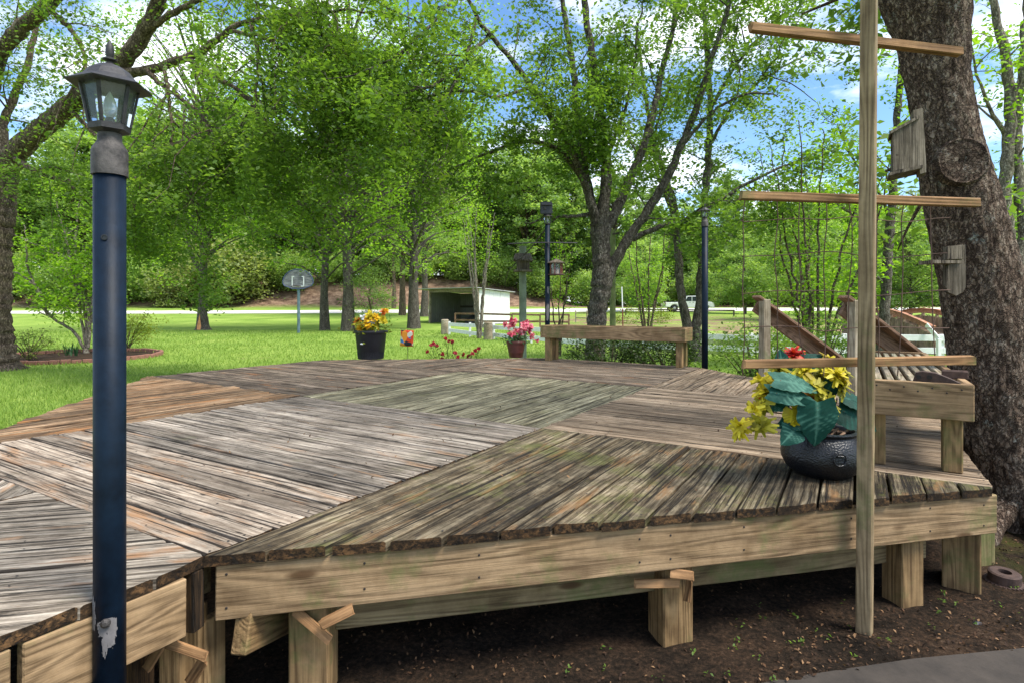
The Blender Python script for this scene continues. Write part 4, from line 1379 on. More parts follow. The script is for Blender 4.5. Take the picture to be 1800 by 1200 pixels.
# ---- pale stems right of the big trunk
D = 9.2
limbs = [
    [(1798, 710, D, .16), (1794, 600, D, .125), (1786, 500, D, .115), (1772, 420, D, .10), (1765, 350, D, .095)],
    [(1765, 350, D, .095), (1768, 300, D, .088), (1776, 200, D, .08), (1772, 120, D, .07), (1756, 50, D, .06), (1738, -30, D, .045), (1720, -120, D, .03)],
    [(1788, 500, D, .09), (1800, 400, D, .075), (1790, 320, D, .07), (1790, 200, 9.4, .062), (1800, 90, 9.6, .055), (1806, -30, 9.8, .04)],
    [(1790, 520, D, .06), (1830, 500, D, .05), (1880, 490, D, .03)],
    [(1772, 240, D, .04), (1745, 200, 9.1, .03), (1722, 150, 9, .02), (1700, 60, 8.9, .01)],
    [(1776, 180, D, .04), (1800, 120, 9, .03), (1830, 40, 8.8, .02)],
]
t, k = branch_tree('pale_tree', 'pale slender multi-stemmed tree behind the right side of the big trunk', limbs, B_pale, L_bright, 24, at(1798, 705, D),
                   b2=(2.8, .5, 1.7, .012), b3=(5.0, .25, .7, .006), leaf=(34, .08, .11))
n_tot += k

# ---- big tree at the left edge with limbs reaching over the picture
D = 13.5
limbs = [
    [(-8, 660, D, .66), (-12, 640, D, .50), (-15, 610, D, .41), (-16, 550, D, .385), (-14, 450, D, .365), (-10, 360, D, .36), (-4, 290, D, .40)],
    [(0, 300, D, .32), (45, 250, 13.2, .225), (100, 205, 12.8, .205), (142, 170, 12.5, .19), (190, 135, 12.2, .175), (226, 95, 12, .16), (256, 52, 11.8, .15), (278, 10, 11.6, .135), (305, -70, 11.3, .10), (330, -160, 11, .05)],
    [(200, 128, 12.1, .12), (240, 128, 11.9, .095), (290, 114, 11.7, .085), (335, 100, 11.5, .076), (372, 77, 11.3, .066), (405, 52, 11.1, .056), (440, 38, 11, .048), (490, 29, 10.8, .04), (550, 24, 10.6, .03), (610, 18, 10.4, .022), (690, 25, 10.2, .01)],
    [(-30, 330, D, .26), (-28, 220, 13.4, .2), (-10, 120, 13.2, .18), (8, 82, 13, .165), (40, 48, 12.8, .155), (75, 18, 12.6, .15), (115, -25, 12.4, .12), (160, -100, 12, .06)],
    [(2, 262, D, .13), (10, 210, 13.6, .09), (30, 160, 13.7, .08), (50, 110, 13.8, .07), (60, 60, 13.9, .06), (68, 10, 14, .04)],
    [(262, 126, 11.8, .06), (285, 152, 11.5, .045), (320, 175, 11.2, .036), (355, 205, 11, .03), (380, 255, 10.8, .024), (405, 330, 10.7, .016), (432, 375, 10.6, .008)],
    [(330, 104, 11.5, .05), (375, 135, 11.2, .04), (425, 165, 10.9, .034), (465, 212, 10.6, .028), (498, 262, 10.4, .02), (520, 320, 10.2, .01)],
    [(290, 118, 11.6, .04), (300, 200, 11.2, .03), (305, 270, 11, .022), (330, 330, 10.9, .016), (352, 390, 10.8, .008)],
    [(405, 55, 11.1, .04), (470, 70, 10.7, .032), (520, 110, 10.4, .026), (560, 165, 10.2, .02), (590, 210, 10, .01)],
    [(20, 275, 13.3, .07), (60, 300, 12.8, .05), (110, 320, 12.4, .04), (160, 345, 12.1, .03), (250, 380, 11.8, .012)],
    [(255, 55, 11.8, .07), (330, 10, 11.4, .055), (420, -30, 11, .04), (520, -60, 10.6, .03), (640, -70, 10.2, .015)],
    [(120, 190, 12.6, .05), (170, 240, 12.2, .04), (215, 290, 11.9, .03), (255, 330, 11.7, .02), (300, 360, 11.5, .01)],
    [(440, 38, 11, .04), (455, 110, 10.7, .03), (450, 190, 10.5, .022), (470, 270, 10.3, .015), (455, 350, 10.2, .007)],
    [(480, -20, 10.7, .04), (540, 40, 10.3, .03), (585, 90, 10, .022), (600, 180, 9.8, .015), (560, 280, 9.7, .008)],
    [(85, 15, 12.6, .06), (130, 60, 12.2, .045), (150, 120, 12, .03), (110, 180, 11.9, .02), (90, 240, 11.8, .01)],
    [(520, 26, 10.7, .028), (570, 80, 10.3, .022), (600, 150, 10.1, .017), (650, 220, 9.9, .008)],
]
t, k = branch_tree('spreading_tree', 'big spreading tree at the left edge with thick limbs overhead', limbs, B_brown, L_oak, 25, at(-8, 652, D),
                   b2=(2.7, .8, 2.6, .011), b3=(5.5, .3, .9, .006), leaf=(112, .078, .13), droop=(.5, .45), up2=0.0, rough=0.05, k1=22, thin=open_left)
n_tot += k

# ---- limbs and leaf sprays of trees overhead, reaching in from the top (centre)
D = 8.0
limbs = [
    [(560, 420, 9.0, .02), (640, 360, 9.0, .02)],
]

# ---- crape myrtles (bundles of thin stems)
def stems_tree(name, label, loc, n, h, spread, r, bark_m, leaf_m, seed, leaf=(18, .07, .09), crown_from=0.55, b3=(3.5, .3, .8, .006)):
    rng = np.random.default_rng(seed)
    t = thing(name, label, 'tree', loc)
    wood, twigs, P3a = [], [], []
    for i in range(n):
        a = 2 * math.pi * i / n + rng.uniform(-.5, .5)
        s = spread * rng.uniform(.45, 1.1)
        pts = [(0.05 * math.cos(a), 0.05 * math.sin(a), -0.05), (s * .25 * math.cos(a), s * .25 * math.sin(a), h * .25), (s * .55 * math.cos(a) + rng.normal(0, .06), s * .55 * math.sin(a), h * .55), (s * math.cos(a), s * math.sin(a), h * rng.uniform(.85, 1.05))]
        P, R = resample(pts, [r, r * .8, r * .55, r * .2], 0.2)
        P[2:] += rng.normal(0, 0.018, P[2:].shape)
        wood.append(tubes(P[None], R[None], 7))
        s3 = sprout(P, R, rng, b3[0], b3[1], b3[2], b3[3], 6, 0.2, skip=crown_from)
        if s3 is not None:
            P3a.append(s3[0]); twigs.append(tubes(s3[0], s3[1], 3))
    T = Matrix.Translation(Vector(loc))
    V, Q = join(wood); np_mesh('trunk', V, Q, bark_m, t, smooth_=True, M=T)
    V, Q = join(twigs); np_mesh('branches', V, Q, bark_m, t, M=T)
    c, k = leaves_on(np.concatenate(P3a), rng, leaf[0], leaf[2])
    o = leaf_obj('crown', c, rng.uniform(.6, 1.2, len(c)) * leaf[1], leaf_m, t, rng, 0.5 + rng.normal(0, .15, 4000)[k % 4000] + rng.normal(0, .12, len(c)))
    o.matrix_basis = T; WM[o] = T
    return t


x, y = gx(842, 26), 26
stems_tree('crape_myrtle', 'bundle of bare pale stems in front of the shed and white fence', (x, y, 0), 7, 5.6, 1.0, .065, B_pale, L_bright, 31, leaf=(22, .10, .16), crown_from=.6, b3=(6, .4, 1.1, .006))
x, y = gx(982, 17), 17
stems_tree('crape_myrtle', 'small sapling with thin stems under the hanging feeder', (x, y, 0), 4, 3.4, .5, .03, B_brown, L_bright, 32, leaf=(26, .085, .12), crown_from=.42, b3=(5, .3, .8, .006))
x, y = gx(1138, 20), 20
stems_tree('young_tree', 'young feathery tree behind the back bench beside the V-forked trunk', (x, y, 0), 5, 4.4, 1.0, .045, B_brown, L_bright, 33, leaf=(30, .09, .13), crown_from=.2, b3=(6, .4, 1.0, .006))
x, y = gx(1432, 11), 11
stems_tree('young_tree', 'leafy sapling cluster behind the stair rails and wire netting', (x, y, 0), 8, 4.6, 1.3, .035, B_brown, L_bright, 34, leaf=(26, .085, .13), crown_from=.22, b3=(6, .4, 1.0, .006))

# left flower-bed tree with a curved low stem
D = 18.0
limbs = [
    [(152, 626, D, .10), (152, 612, D, .06)],
    [(150, 615, D, .048), (128, 580, D, .044), (100, 565, D, .04), (80, 545, D, .05), (70, 515, D, .045), (55, 490, D, .04), (48, 460, D, .03), (45, 420, D, .02)],
    [(152, 610, D, .042), (142, 560, D, .04), (138, 520, D, .05), (128, 480, D, .045), (118, 430, D, .035), (105, 380, D, .02), (90, 320, D, .01)],
    [(153, 610, D, .042), (150, 560, D, .04), (140, 500, D, .05), (132, 450, D, .04), (135, 390, D, .03), (145, 330, D, .015)],
    [(156, 610, D, .042), (160, 560, D, .04), (166, 510, D, .05), (180, 460, D, .04), (205, 410, D, .03), (235, 370, D, .02)],
    [(154, 612, D, .04), (156, 550, D, .05), (150, 500, D, .045), (165, 440, D, .035), (185, 380, D, .025), (195, 320, D, .012)],
    [(180, 460, D, .03), (220, 440, D, .025), (265, 432, D, .02), (310, 425, D, .01)],
    [(60, 500, D, .03), (30, 480, D, .025), (5, 478, D, .015)],
    [(130, 460, D, .03), (90, 440, D, .025), (50, 425, D, .018), (20, 410, D, .01)],
]
t, k = branch_tree('flowerbed_tree', 'low multi-stemmed tree with one curving stem in the brick-edged bed', limbs, B_pale, L_bright, 35, at(152, 621, D),
                   b2=(3.2, .5, 1.6, .014), b3=(5.5, .25, .8, .008), leaf=(34, .11, .14), droop=(.1, .1))
n_tot += k

# ---- trees standing about the lawn
def lawn_tree(name, label, px, z, h, cr, r, bare, bark_m, leaf_m, seed, n_cl=330, per=34, ls=.20, lean=0.0):
    x = gx(px, z)
    return free_tree(name, label, seed, (x, z, gz(x, z) - .02), h, cr, n_cl, per, ls, r, bare, bark_m, leaf_m, None, lean)


lt = lawn_tree('lawn_tree', 'grey-barked tree on the lawn with an orange scar at its foot', 357, 34.7, 19, 6.2, .25, 4.6, B_grey, L_bright, 41)
# scar and flared foot, first low limb
x0, y0 = gx(357, 34.7), 34.7
V, Fc = lathe([(0.55, -0.02), (0.40, .12), (0.32, .35), (.27, .8)], 14)
mesh_obj('root_flare', V, Fc, B_grey, lt, Matrix.Translation((x0, y0, -0.02)), True)
mesh_obj('bark_scar', [(-.10, -.44, .05), (.10, -.44, .04), (.13, -.40, .25), (.05, -.345, .62), (.0, -.315, .95), (-.06, -.345, .6), (-.12, -.40, .25)], [(0, 1, 2, 3, 4, 5, 6)], plain('orange_heartwood', (.55, .25, .10), .9, 0, .3, 6), lt, Matrix.Translation((x0 - .02, y0 - .03, -0.02)))
tube('limb', [(x0, y0, 3.2), (x0 - .5, y0 - .2, 4.3), (x0 - .9, y0 - .2, 5.4), (x0 - 1.4, y0, 6.8)], [.15, .13, .1, .05], B_grey, lt, 8, .3)
lawn_tree('lawn_tree', 'straight grey trunk just right of the basketball board', 571, 34, 19, 6.0, .24, 4.8, B_grey, L_bright, 42)
lawn_tree('lawn_tree', 'stout dark trunk behind the black flower pot', 611, 33.0, 20, 6.2, .32, 4.6, B_grey, L_bright, 43)
lawn_tree('lawn_tree', 'lichen-spotted trunk standing left of the open shed', 726, 37, 20, 6.8, .34, 5.0, B_grey, L_bright, 44, 360, 34, lean=.01)
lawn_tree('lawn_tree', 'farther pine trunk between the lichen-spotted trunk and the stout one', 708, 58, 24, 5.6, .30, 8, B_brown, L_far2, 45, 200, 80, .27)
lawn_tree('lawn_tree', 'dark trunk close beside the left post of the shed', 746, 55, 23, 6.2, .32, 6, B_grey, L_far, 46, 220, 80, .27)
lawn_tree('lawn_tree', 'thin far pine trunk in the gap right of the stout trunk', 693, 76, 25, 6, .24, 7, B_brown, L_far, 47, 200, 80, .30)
lawn_tree('lawn_tree', 'small pine bush growing against the stout trunk', 650, 33.5, 3.4, 1.5, .06, .4, B_brown, L_far2, 48, 60, 60, .12)

# ---- the far wood: shared meshes, individual trees
proto = []
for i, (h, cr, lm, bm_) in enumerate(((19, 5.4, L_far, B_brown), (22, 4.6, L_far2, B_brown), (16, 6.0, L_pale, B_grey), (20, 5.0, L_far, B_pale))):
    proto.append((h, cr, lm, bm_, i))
wood_label = ['broad mid-green tree in the far wood beyond the gravel road', 'tall dark green tree in the far wood beyond the gravel road',
              'pale leafy tree in the far wood beyond the gravel road', 'tall pale-trunked tree in the far wood beyond the gravel road']
first = {}
rngf = np.random.default_rng(99)
spots = []
for x in np.arange(-96, 100, 6.2):
    spots.append((x + rngf.uniform(-2, 2), 92 + rngf.uniform(-3, 5) + 0.06 * x))
for x in np.arange(-100, 104, 7.5):
    spots.append((x + rngf.uniform(-3, 3), 108 + rngf.uniform(-4, 8)))
for i, (x, y) in enumerate(spots):
    if 12 < x < 30 and y < 100 and i % 2: continue
    k = int(rngf.choice(4, p=[.36, .16, .28, .20]))
    h, cr, lm, bm_, _ = proto[k]
    sc = rngf.uniform(.95, 1.25) * (0.85 if x > 8 else 1.0)
    loc = (x, y, gz(x, y) - .1)
    if k not in first:
        first[k] = free_tree('wood_tree', wood_label[k], 60 + k, loc, h, cr, 430, 58, .46, .30, 2.6 if k != 3 else 5, bm_, lm, 'trees of the far wood: kind %d' % (k + 1))
        first[k]['group'] = ['broad trees of the far wood', 'dark trees of the far wood', 'pale trees of the far wood', 'pale-trunked trees of the far wood'][k]
    else:
        copy_tree(first[k], loc, rngf.uniform(0, 6.28), sc)

# shrubs at the wood's edge
def shrub(name, label, loc, rad, n_cl, per, ls, leaf_m, seed, stems=6, spread=None, group=None, bark_m=None, z0=0.1, stem_r=.012):
    rng = np.random.default_rng(seed)
    t = thing(name, label, 'shrub', loc, group)
    c = (0, 0, rad[2] * 0.98 + z0)
    cc = clump_centres(rng, c, rad, n_cl, .35, .4)
    cc[:, 2] = np.maximum(cc[:, 2], z0 + .05)
    parts = []
    for q in rng.permutation(len(cc))[:stems * 3]:
        pp, rr = resample([(rng.normal(0, .1 * rad[0]), rng.normal(0, .1 * rad[1]), -.05), cc[q] * np.array([.45, .45, .55]), cc[q]], [stem_r * 1.4, stem_r, stem_r * .4], .15 * max(rad))
        parts.append(tubes(pp[None], rr[None], 4))
    T = Matrix.Translation(Vector(loc))
    V, Q = join(parts); np_mesh('stem', V, Q, bark_m or B_brown, t, M=T)
    lc, k = crown_leaves(rng, cc, per, spread or 0.16 * max(rad), .7)
    lc[:, 2] = np.maximum(lc[:, 2], 0.02)
    var = np.clip(.5 + rng.normal(0, .17, len(cc))[k] + rng.normal(0, .12, len(k)), 0, 1)
    Vl, Ql = leaf_arrays(lc, rng.uniform(.6, 1.2, len(lc)) * ls, rng, .6)
    np_mesh('foliage', Vl, Ql, leaf_m, t, np.repeat(var, 4), M=T)
    return t


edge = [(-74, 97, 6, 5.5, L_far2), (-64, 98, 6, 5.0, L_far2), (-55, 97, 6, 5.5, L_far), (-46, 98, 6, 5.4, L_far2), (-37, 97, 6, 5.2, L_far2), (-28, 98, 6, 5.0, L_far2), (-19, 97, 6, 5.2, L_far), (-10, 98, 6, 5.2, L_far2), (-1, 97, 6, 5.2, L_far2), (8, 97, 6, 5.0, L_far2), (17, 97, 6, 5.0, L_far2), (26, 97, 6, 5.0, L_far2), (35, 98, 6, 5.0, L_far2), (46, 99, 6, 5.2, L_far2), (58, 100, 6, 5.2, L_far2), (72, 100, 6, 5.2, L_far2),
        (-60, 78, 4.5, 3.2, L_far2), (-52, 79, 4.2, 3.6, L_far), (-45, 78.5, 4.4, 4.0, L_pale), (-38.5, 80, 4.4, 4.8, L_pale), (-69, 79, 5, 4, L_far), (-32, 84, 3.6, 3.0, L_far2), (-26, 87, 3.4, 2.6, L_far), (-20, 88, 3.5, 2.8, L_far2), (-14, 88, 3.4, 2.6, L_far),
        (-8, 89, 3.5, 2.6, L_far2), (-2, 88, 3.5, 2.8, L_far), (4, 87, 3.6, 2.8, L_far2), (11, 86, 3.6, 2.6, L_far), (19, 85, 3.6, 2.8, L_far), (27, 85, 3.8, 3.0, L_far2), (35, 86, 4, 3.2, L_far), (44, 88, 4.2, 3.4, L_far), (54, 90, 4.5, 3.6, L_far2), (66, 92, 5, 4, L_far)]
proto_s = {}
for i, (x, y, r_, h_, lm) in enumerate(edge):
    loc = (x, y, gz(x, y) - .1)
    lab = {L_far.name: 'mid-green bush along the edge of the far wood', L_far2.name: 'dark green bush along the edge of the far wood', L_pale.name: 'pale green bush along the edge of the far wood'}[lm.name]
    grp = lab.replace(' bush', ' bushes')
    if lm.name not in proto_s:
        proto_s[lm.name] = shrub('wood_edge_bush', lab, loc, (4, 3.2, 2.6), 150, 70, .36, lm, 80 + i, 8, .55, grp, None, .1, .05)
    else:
        copy_tree(proto_s[lm.name], loc, i * 1.3, h_ / 3.1)

# far right: brighter small trees between pond and wood
for i, (px, z, h, cr, lm) in enumerate(((1310, 62, 8, 3.0, L_far), (1420, 48, 9, 3.4, L_far), (1510, 56, 10, 3.6, L_bright), (1600, 44, 8, 3.2, L_far), (1720, 50, 10, 3.8, L_bright), (1840, 42, 9, 3.6, L_far), (1130, 66, 8, 3.0, L_far))):
    labs = ['small round tree on the far bank right of the parked truck', 'leafy tree on the far bank seen through the left of the netting', 'bright green tree on the far bank behind the trellis post',
            'leafy tree on the far bank just above the footbridge', 'bright green tree on the far bank hidden mostly by the big trunk', 'leafy tree on the far bank at the right edge', 'small tree left of the parked truck by the road']
    x = gx(px, z)
    free_tree('bank_tree', labs[i], 120 + i, (x, z, gz(x, z) - .05), h, cr, 170, 80, .25, .13, 1.0, B_grey, lm)

# ---- shrubs near the house
shrub('yellow_green_bush', 'yellow-green bush behind the near lamp post in the brick-edged bed', (gx(222, 19.3), 19.3, 0), (1.15, .8, .62), 60, 42, .075, L_yellow, 201, 6, .13)
shrub('azalea_bush', 'small sparse bush at the foot of the big left tree', (gx(52, 15.8), 15.8, 0), (.62, .5, .40), 34, 34, .055, L_azalea, 202, 5, .09)
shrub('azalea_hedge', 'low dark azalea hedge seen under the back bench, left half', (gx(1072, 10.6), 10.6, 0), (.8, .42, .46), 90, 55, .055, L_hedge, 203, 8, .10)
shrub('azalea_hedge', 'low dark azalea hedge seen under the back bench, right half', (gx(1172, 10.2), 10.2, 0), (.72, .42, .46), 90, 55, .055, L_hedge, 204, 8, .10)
shrub('azalea_bush', 'leafy bush behind the left newel post of the steps', (gx(1330, 8.9), 8.9, 0), (.75, .45, .58), 70, 46, .06, L_oak, 205, 8, .12)
shrub('azalea_bush', 'leafy bush filling the space under the left handrail', (gx(1440, 9.6), 9.6, 0), (.8, .5, .58), 70, 46, .06, L_oak, 206, 8, .12)
shrub('bank_weeds', 'rough weeds on the dirt bank below the truck', (gx(1130, 45), 45, gz(gx(1130, 45), 45)), (3.2, 1.4, .55), 70, 30, .13, L_yellow, 207, 6, .25)
for i, (px, z) in enumerate(((120, 17.2), (133, 17.0))):
    rng = np.random.default_rng(300 + i)
    V, Fc = [], []
    t = thing('iris_clump', ['clump of upright iris blades in the bed, left one', 'clump of upright iris blades next to the curved stem'][i], 'plant', (gx(px, z), z, 0))
    for q in range(14):
        a = rng.uniform(0, 6.28); w = .014; Lh = rng.uniform(.25, .45); dx, dy = math.cos(a), math.sin(a)
        b0 = Vector((rng.normal(0, .05), rng.normal(0, .04), 0)); tip = b0 + Vector((dx * .14, dy * .14, Lh))
        s = Vector((-dy, dx, 0)) * w
        k = len(V)
        mid = (b0 + tip) / 2 + Vector((0, 0, .05))
        V += [b0 - s, b0 + s, mid + s, mid - s, tip]
        Fc += [(k, k + 1, k + 2, k + 3), (k + 3, k + 2, k + 4)]
    mesh_obj('blades', V, Fc, L_blade, t, Matrix.Translation((gx(px, z), z, 0)))
print('near leaves', n_tot)

# ------------------------------------------------------------------ the big leaning tree at the right
D = 3.95
bt = thing('big_tree', 'massive rough-barked leaning trunk at the right edge beside the deck', 'tree', (3.42, 3.98, 0))
spec = [(1806, 985, 3.98, .46), (1800, 945, 3.98, .37), (1792, 890, 3.97, .305), (1770, 800, D, .275), (1748, 700, D, .262), (1733, 600, D, .25), (1722, 500, D, .245), (1703, 410, D, .24), (1688, 340, D, .228), (1669, 250, D, .205), (1650, 150, D, .198), (1637, 60, D, .228), (1624, -10, D, .285), (1622, -70, D, .31)]
pts, rad = limb_pts(spec)
KT = 132
P, R = resample(pts, [r_ * .9 for r_ in rad], 0.016)
V, Q = tubes(P[None], R[None], KT)
nr = len(P)
Vn = V.reshape(nr, KT, 3).copy()
for i in range(nr):
    c = P[i]
    for j in range(KT):
        d = Vn[i, j] - c
        h = Vn[i, j]
        a = noise.noise((h[0] * 16, h[1] * 16, h[2] * 4.2)); b2_ = noise.noise((h[0] * 38, h[1] * 38, h[2] * 11)); c2_ = noise.noise((h[0] * 3.3, h[1] * 3.3, h[2] * 1.6))
        ridge = (1 - abs(a)) ** 2
        vd_ = noise.voronoi((h[0] * 15 + .5 * b2_, h[1] * 15, h[2] * 5.5))[0]
        fis = min(1.0, (vd_[1] - vd_[0]) / .28)
        k = 1 + (0.04 * ridge + 0.03 * b2_ + 0.08 * c2_ + .035 * fis - .03)
        low = max(0, 0.35 - (h[2])) / .35
        k += 0.22 * low * max(0, math.sin(5 * math.atan2(d[1], d[0]) + 1.2))
        Vn[i, j] = c + d * k
np_mesh('trunk', Vn.reshape(-1, 3) - np.array((3.42, 3.98, 0)), Q, B_big, bt, smooth_=True, M=Matrix.Translation((3.42, 3.98, 0)))
# healed-over limb scar facing the deck
sc_c = at(1692, 284, 3.772)
prof = [(0.150, -0.06), (0.148, 0.0), (0.135, 0.018), (0.120, 0.010), (0.105, 0.014), (0.085, 0.009), (0.06, 0.012), (0.035, 0.006), (0.008, -0.006)]
V, Fc = lathe(prof, 40, 0, True)
V = [(x * (1 + .05 * noise.noise((x * 20, y * 20, 1))), y * 1.06, z + .006 * noise.noise((x * 60, y * 60, 3))) for x, y, z in V]
nx_ = Vector((-0.30, -0.94, 0.06)).normalized(); xx = Vector((0, 0, 1)).cross(nx_).normalized(); yy_ = nx_.cross(xx)
R_ = Matrix((xx, yy_, nx_)).transposed().to_4x4(); R_.translation = sc_c
mesh_obj('limb_scar', V, Fc, B_big, bt, R_, True)
for (a, ln, zz) in ((-2.6, .55, .05), (-1.9, .75, .045), (-1.25, .6, .05), (-0.4, .7, .05), (3.0, .5, .05)):
    o_ = Vector((3.42, 3.98, 0)); d = Vector((math.cos(a), math.sin(a), 0)); s_ = Vector((-d.y, d.x, 0))
    tube('root', [o_ + d * .25 + Vector((0, 0, .16)), o_ + d * .42 + Vector((0, 0, .085)), o_ + d * (.42 + ln * .5) + s_ * .08 + Vector((0, 0, .04)), o_ + d * (.42 + ln) + s_ * .02 + Vector((0, 0, -.03))], [.13, .085, .05, .02], B_big, bt, 10, .06)
# limbs and crown over the deck
rngb = np.random.default_rng(77)
tw = []
P3a, P2w = [], []
crown_limbs = [
    [('w', 2.80, 3.95, 3.85, .26), ('w', 2.35, 3.9, 4.6, .2), ('w', 1.5, 4.1, 5.6, .16), ('w', .4, 4.6, 6.6, .12), ('w', -.8, 5.2, 7.3, .08), ('w', -2.0, 5.8, 7.7, .04)],
    [('w', 2.84, 3.95, 3.9, .26), ('w', 3.05, 3.9, 4.9, .22), ('w', 3.3, 3.7, 6.2, .18), ('w', 3.2, 3.5, 7.6, .13), ('w', 3.0, 3.4, 9, .08), ('w', 2.8, 3.4, 10.2, .03)],
    [('w', 3.25, 3.75, 5.8, .13), ('w', 4.3, 4.4, 6.8, .1), ('w', 5.6, 5.0, 7.6, .07), ('w', 6.8, 5.4, 8, .03)],
    [('w', 3.3, 3.7, 6.2, .12), ('w', 2.8, 2.6, 7.0, .1), ('w', 2.0, 1.4, 7.6, .07), ('w', 1.2, .2, 7.8, .03)],
    [('w', 1.5, 4.1, 5.6, .1), ('w', 1.4, 5.2, 6.3, .08), ('w', 1.6, 6.6, 6.9, .05), ('w', 1.9, 7.8, 7.1, .02)],
    [(1590, -90, 4.3, .04), (1540, -40, 4.8, .026), (1480, -5, 5.2, .018), (1410, 25, 5.5, .008)],
    [(1600, -120, 4.3, .04), (1560, -60, 5.2, .022), (1530, 10, 5.8, .014), (1500, 60, 6.1, .006)],
    [(1672, 320, 4.15, .03), (1645, 330, 4.5, .022), (1618, 360, 4.8, .016), (1596, 400, 4.9, .011), (1578, 440, 5.0, .005)],
    [(1655, 260, 4.15, .025), (1610, 275, 4.6, .018), (1560, 300, 5.0, .012), (1500, 325, 5.2, .006)],
]
for li, sp_ in enumerate(crown_limbs):
    pts, rad = limb_pts(sp_)
    P, R = resample(pts, rad, .12)
    tw.append(tubes(P[None], R[None], 12 if li < 5 else 7))
    small = li >= 5
    s2 = sprout(P, R, rngb, 2.2 if not small else 4.0, .8 if not small else .25, 2.2 if not small else .8, .012, 5, .15, skip=.25 if not small else .2)
    if s2 is None: continue
    tw.append(tubes(s2[0], s2[1], 5))
    if small: P3a.append(s2[0])
    for q in range(len(s2[0])):
        s3 = sprout(s2[0][q], s2[1][q], rngb, 4.2, .25, .7, .006, 5, .3, skip=.1)
        if s3 is not None: P3a.append(s3[0]); tw.append(tubes(s3[0], s3[1], 3))
V, Q = join(tw)
np_mesh('branches', V, Q, B_big, bt, smooth_=True)
c3, k3 = leaves_on(np.concatenate(P3a), rngb, 60, .11)
leaf_obj('crown', c3, rngb.uniform(.65, 1.25, len(c3)) * .095, L_oak, bt, rngb, .42 + rngb.normal(0, .14, 9000)[k3 % 9000] + rngb.normal(0, .12, len(c3)), .7, .5)


# ---- nest box and feeder shelf hung on the trunk
def board_box(name, corners, depth_v, mat, parent):
    """prism: polygon `corners` (world) pushed along depth_v"""
    n_ = len(corners); dv = Vector(depth_v)
    V = [Vector(c) for c in corners] + [Vector(c) + dv for c in corners]
    Fc = [tuple(range(n_)), tuple(reversed(range(n_, 2 * n_)))] + [(i, i + n_, (i + 1) % n_ + n_, (i + 1) % n_) for i in range(n_)]
    return mesh_obj(name, V, Fc, mat, parent)


M_oldbox = weathered('wood_nest_box', (.05, .04, .03), (.135, .11, .08), (.24, .20, .155), .4, .15, stain=.3, vert=True)
nb = thing('nest_box', 'weathered wooden nest box fixed high on the big trunk', 'nest box', at(1600, 305, 3.78))
zf, zk = 3.62, 0.15
dv = Vector((0.085, zk, 0))
def shifted(pts): return [p_ + dv for p_ in pts]


sidep = [at(1574, 300, zf), at(1617, 292, zf), at(1612, 211, zf), at(1573, 232, zf)]
board_box('side_panel', sidep, (0.004, 0.012, 0), M_oldbox, nb)
board_box('side_panel', shifted(sidep), (0.004, 0.012, 0), M_oldbox, nb)
fp = board_box('front_panel', [at(1570, 302, zf - .002), at(1575, 300.5, zf - .002), at(1574, 230, zf - .002), at(1569, 233, zf - .002)], dv * 1.09, M_oldbox, nb)
V, Fc = lathe([(.018, 0), (.018, .004)], 14)
hn = Vector((-dv.y, dv.x, 0)).normalized()
hx = dv.normalized()
Rm = Matrix((hx, Vector((0, 0, 1)), hn)).transposed().to_4x4(); Rm.translation = at(1569.5, 255, zf) + dv * .52 + hn * .0015
mesh_obj('entrance_hole', V, Fc, M_nail, fp, Rm)
board_box('box_roof', [at(1564, 236, zf - .014), at(1616, 208, zf - .014), at(1616, 203, zf - .014), at(1564, 231, zf - .014)], dv * 1.2, M_oldbox, nb)
board_box('box_floor', [at(1562, 309, zf - .012), at(1622, 295, zf - .012), at(1622, 290, zf - .012), at(1562, 304, zf - .012)], dv * 1.2, M_oldbox, nb)
board_box('back_board', [at(1617.5, 306, zf + .01), at(1629, 303, zf + .01), at(1622, 190, zf + .01), at(1605, 194, zf + .01)], (0.06, .12, 0), M_oldbox, nb)

fs = thing('feeder_shelf', 'small wooden shelf with pointed backboard on the big trunk below the nest box', 'shelf', at(1675, 520, 3.68))
board_box('back_board', [at(1663, 433, 3.64), at(1698, 430, 3.66), at(1698, 505, 3.66), at(1692, 514, 3.655), at(1681, 520, 3.65), at(1667, 514, 3.645), at(1663, 503, 3.64)], (0, .03, 0), M_oldbox, fs)
board_box('upper_board', [at(1664, 434, 3.615), at(1697, 431, 3.63), at(1697, 455, 3.63), at(1664, 456, 3.615)], (0, .024, 0), M_oldbox, fs)
board_box('shelf_board', [at(1640, 457, 3.50), at(1693, 458, 3.52), at(1693, 463, 3.52), at(1641, 463, 3.50)], (0.01, .14, 0), M_oldbox, fs)


# ------------------------------------------------------------------ flowers and pots
def petals(rng, centre, axis, Rr, n, w, curl=.35, open_=0.9):
    V, Fc = [], []
    ax = Vector(axis).normalized()
    e1 = ax.orthogonal().normalized(); e2 = ax.cross(e1)
    for i in range(n):
        a = rng.uniform(0, 6.283); th = open_ * rng.uniform(.25, 1.15) * 1.2
        d = (e1 * math.cos(a) + e2 * math.sin(a)) * math.sin(th) + ax * math.cos(th)
        s = ax.cross(d).normalized() if ax.cross(d).length > 1e-3 else e1
        nn = d.cross(s)
        L = Rr * rng.uniform(.7, 1.15); ww = w * rng.uniform(.7, 1.2)
        c = Vector(centre)
        k = len(V)
        m = c + d * L * .55 + nn * L * curl * .25
        tip = c + d * L - nn * L * curl * rng.uniform(-.3, 1)
        V += [c - s * ww * .2, c + s * ww * .2, m + s * ww * .55, m - s * ww * .55, tip + s * ww * .25, tip - s * ww * .25]
        Fc += [(k, k + 1, k + 2, k + 3), (k + 3, k + 2, k + 4, k + 5)]
    return V, Fc


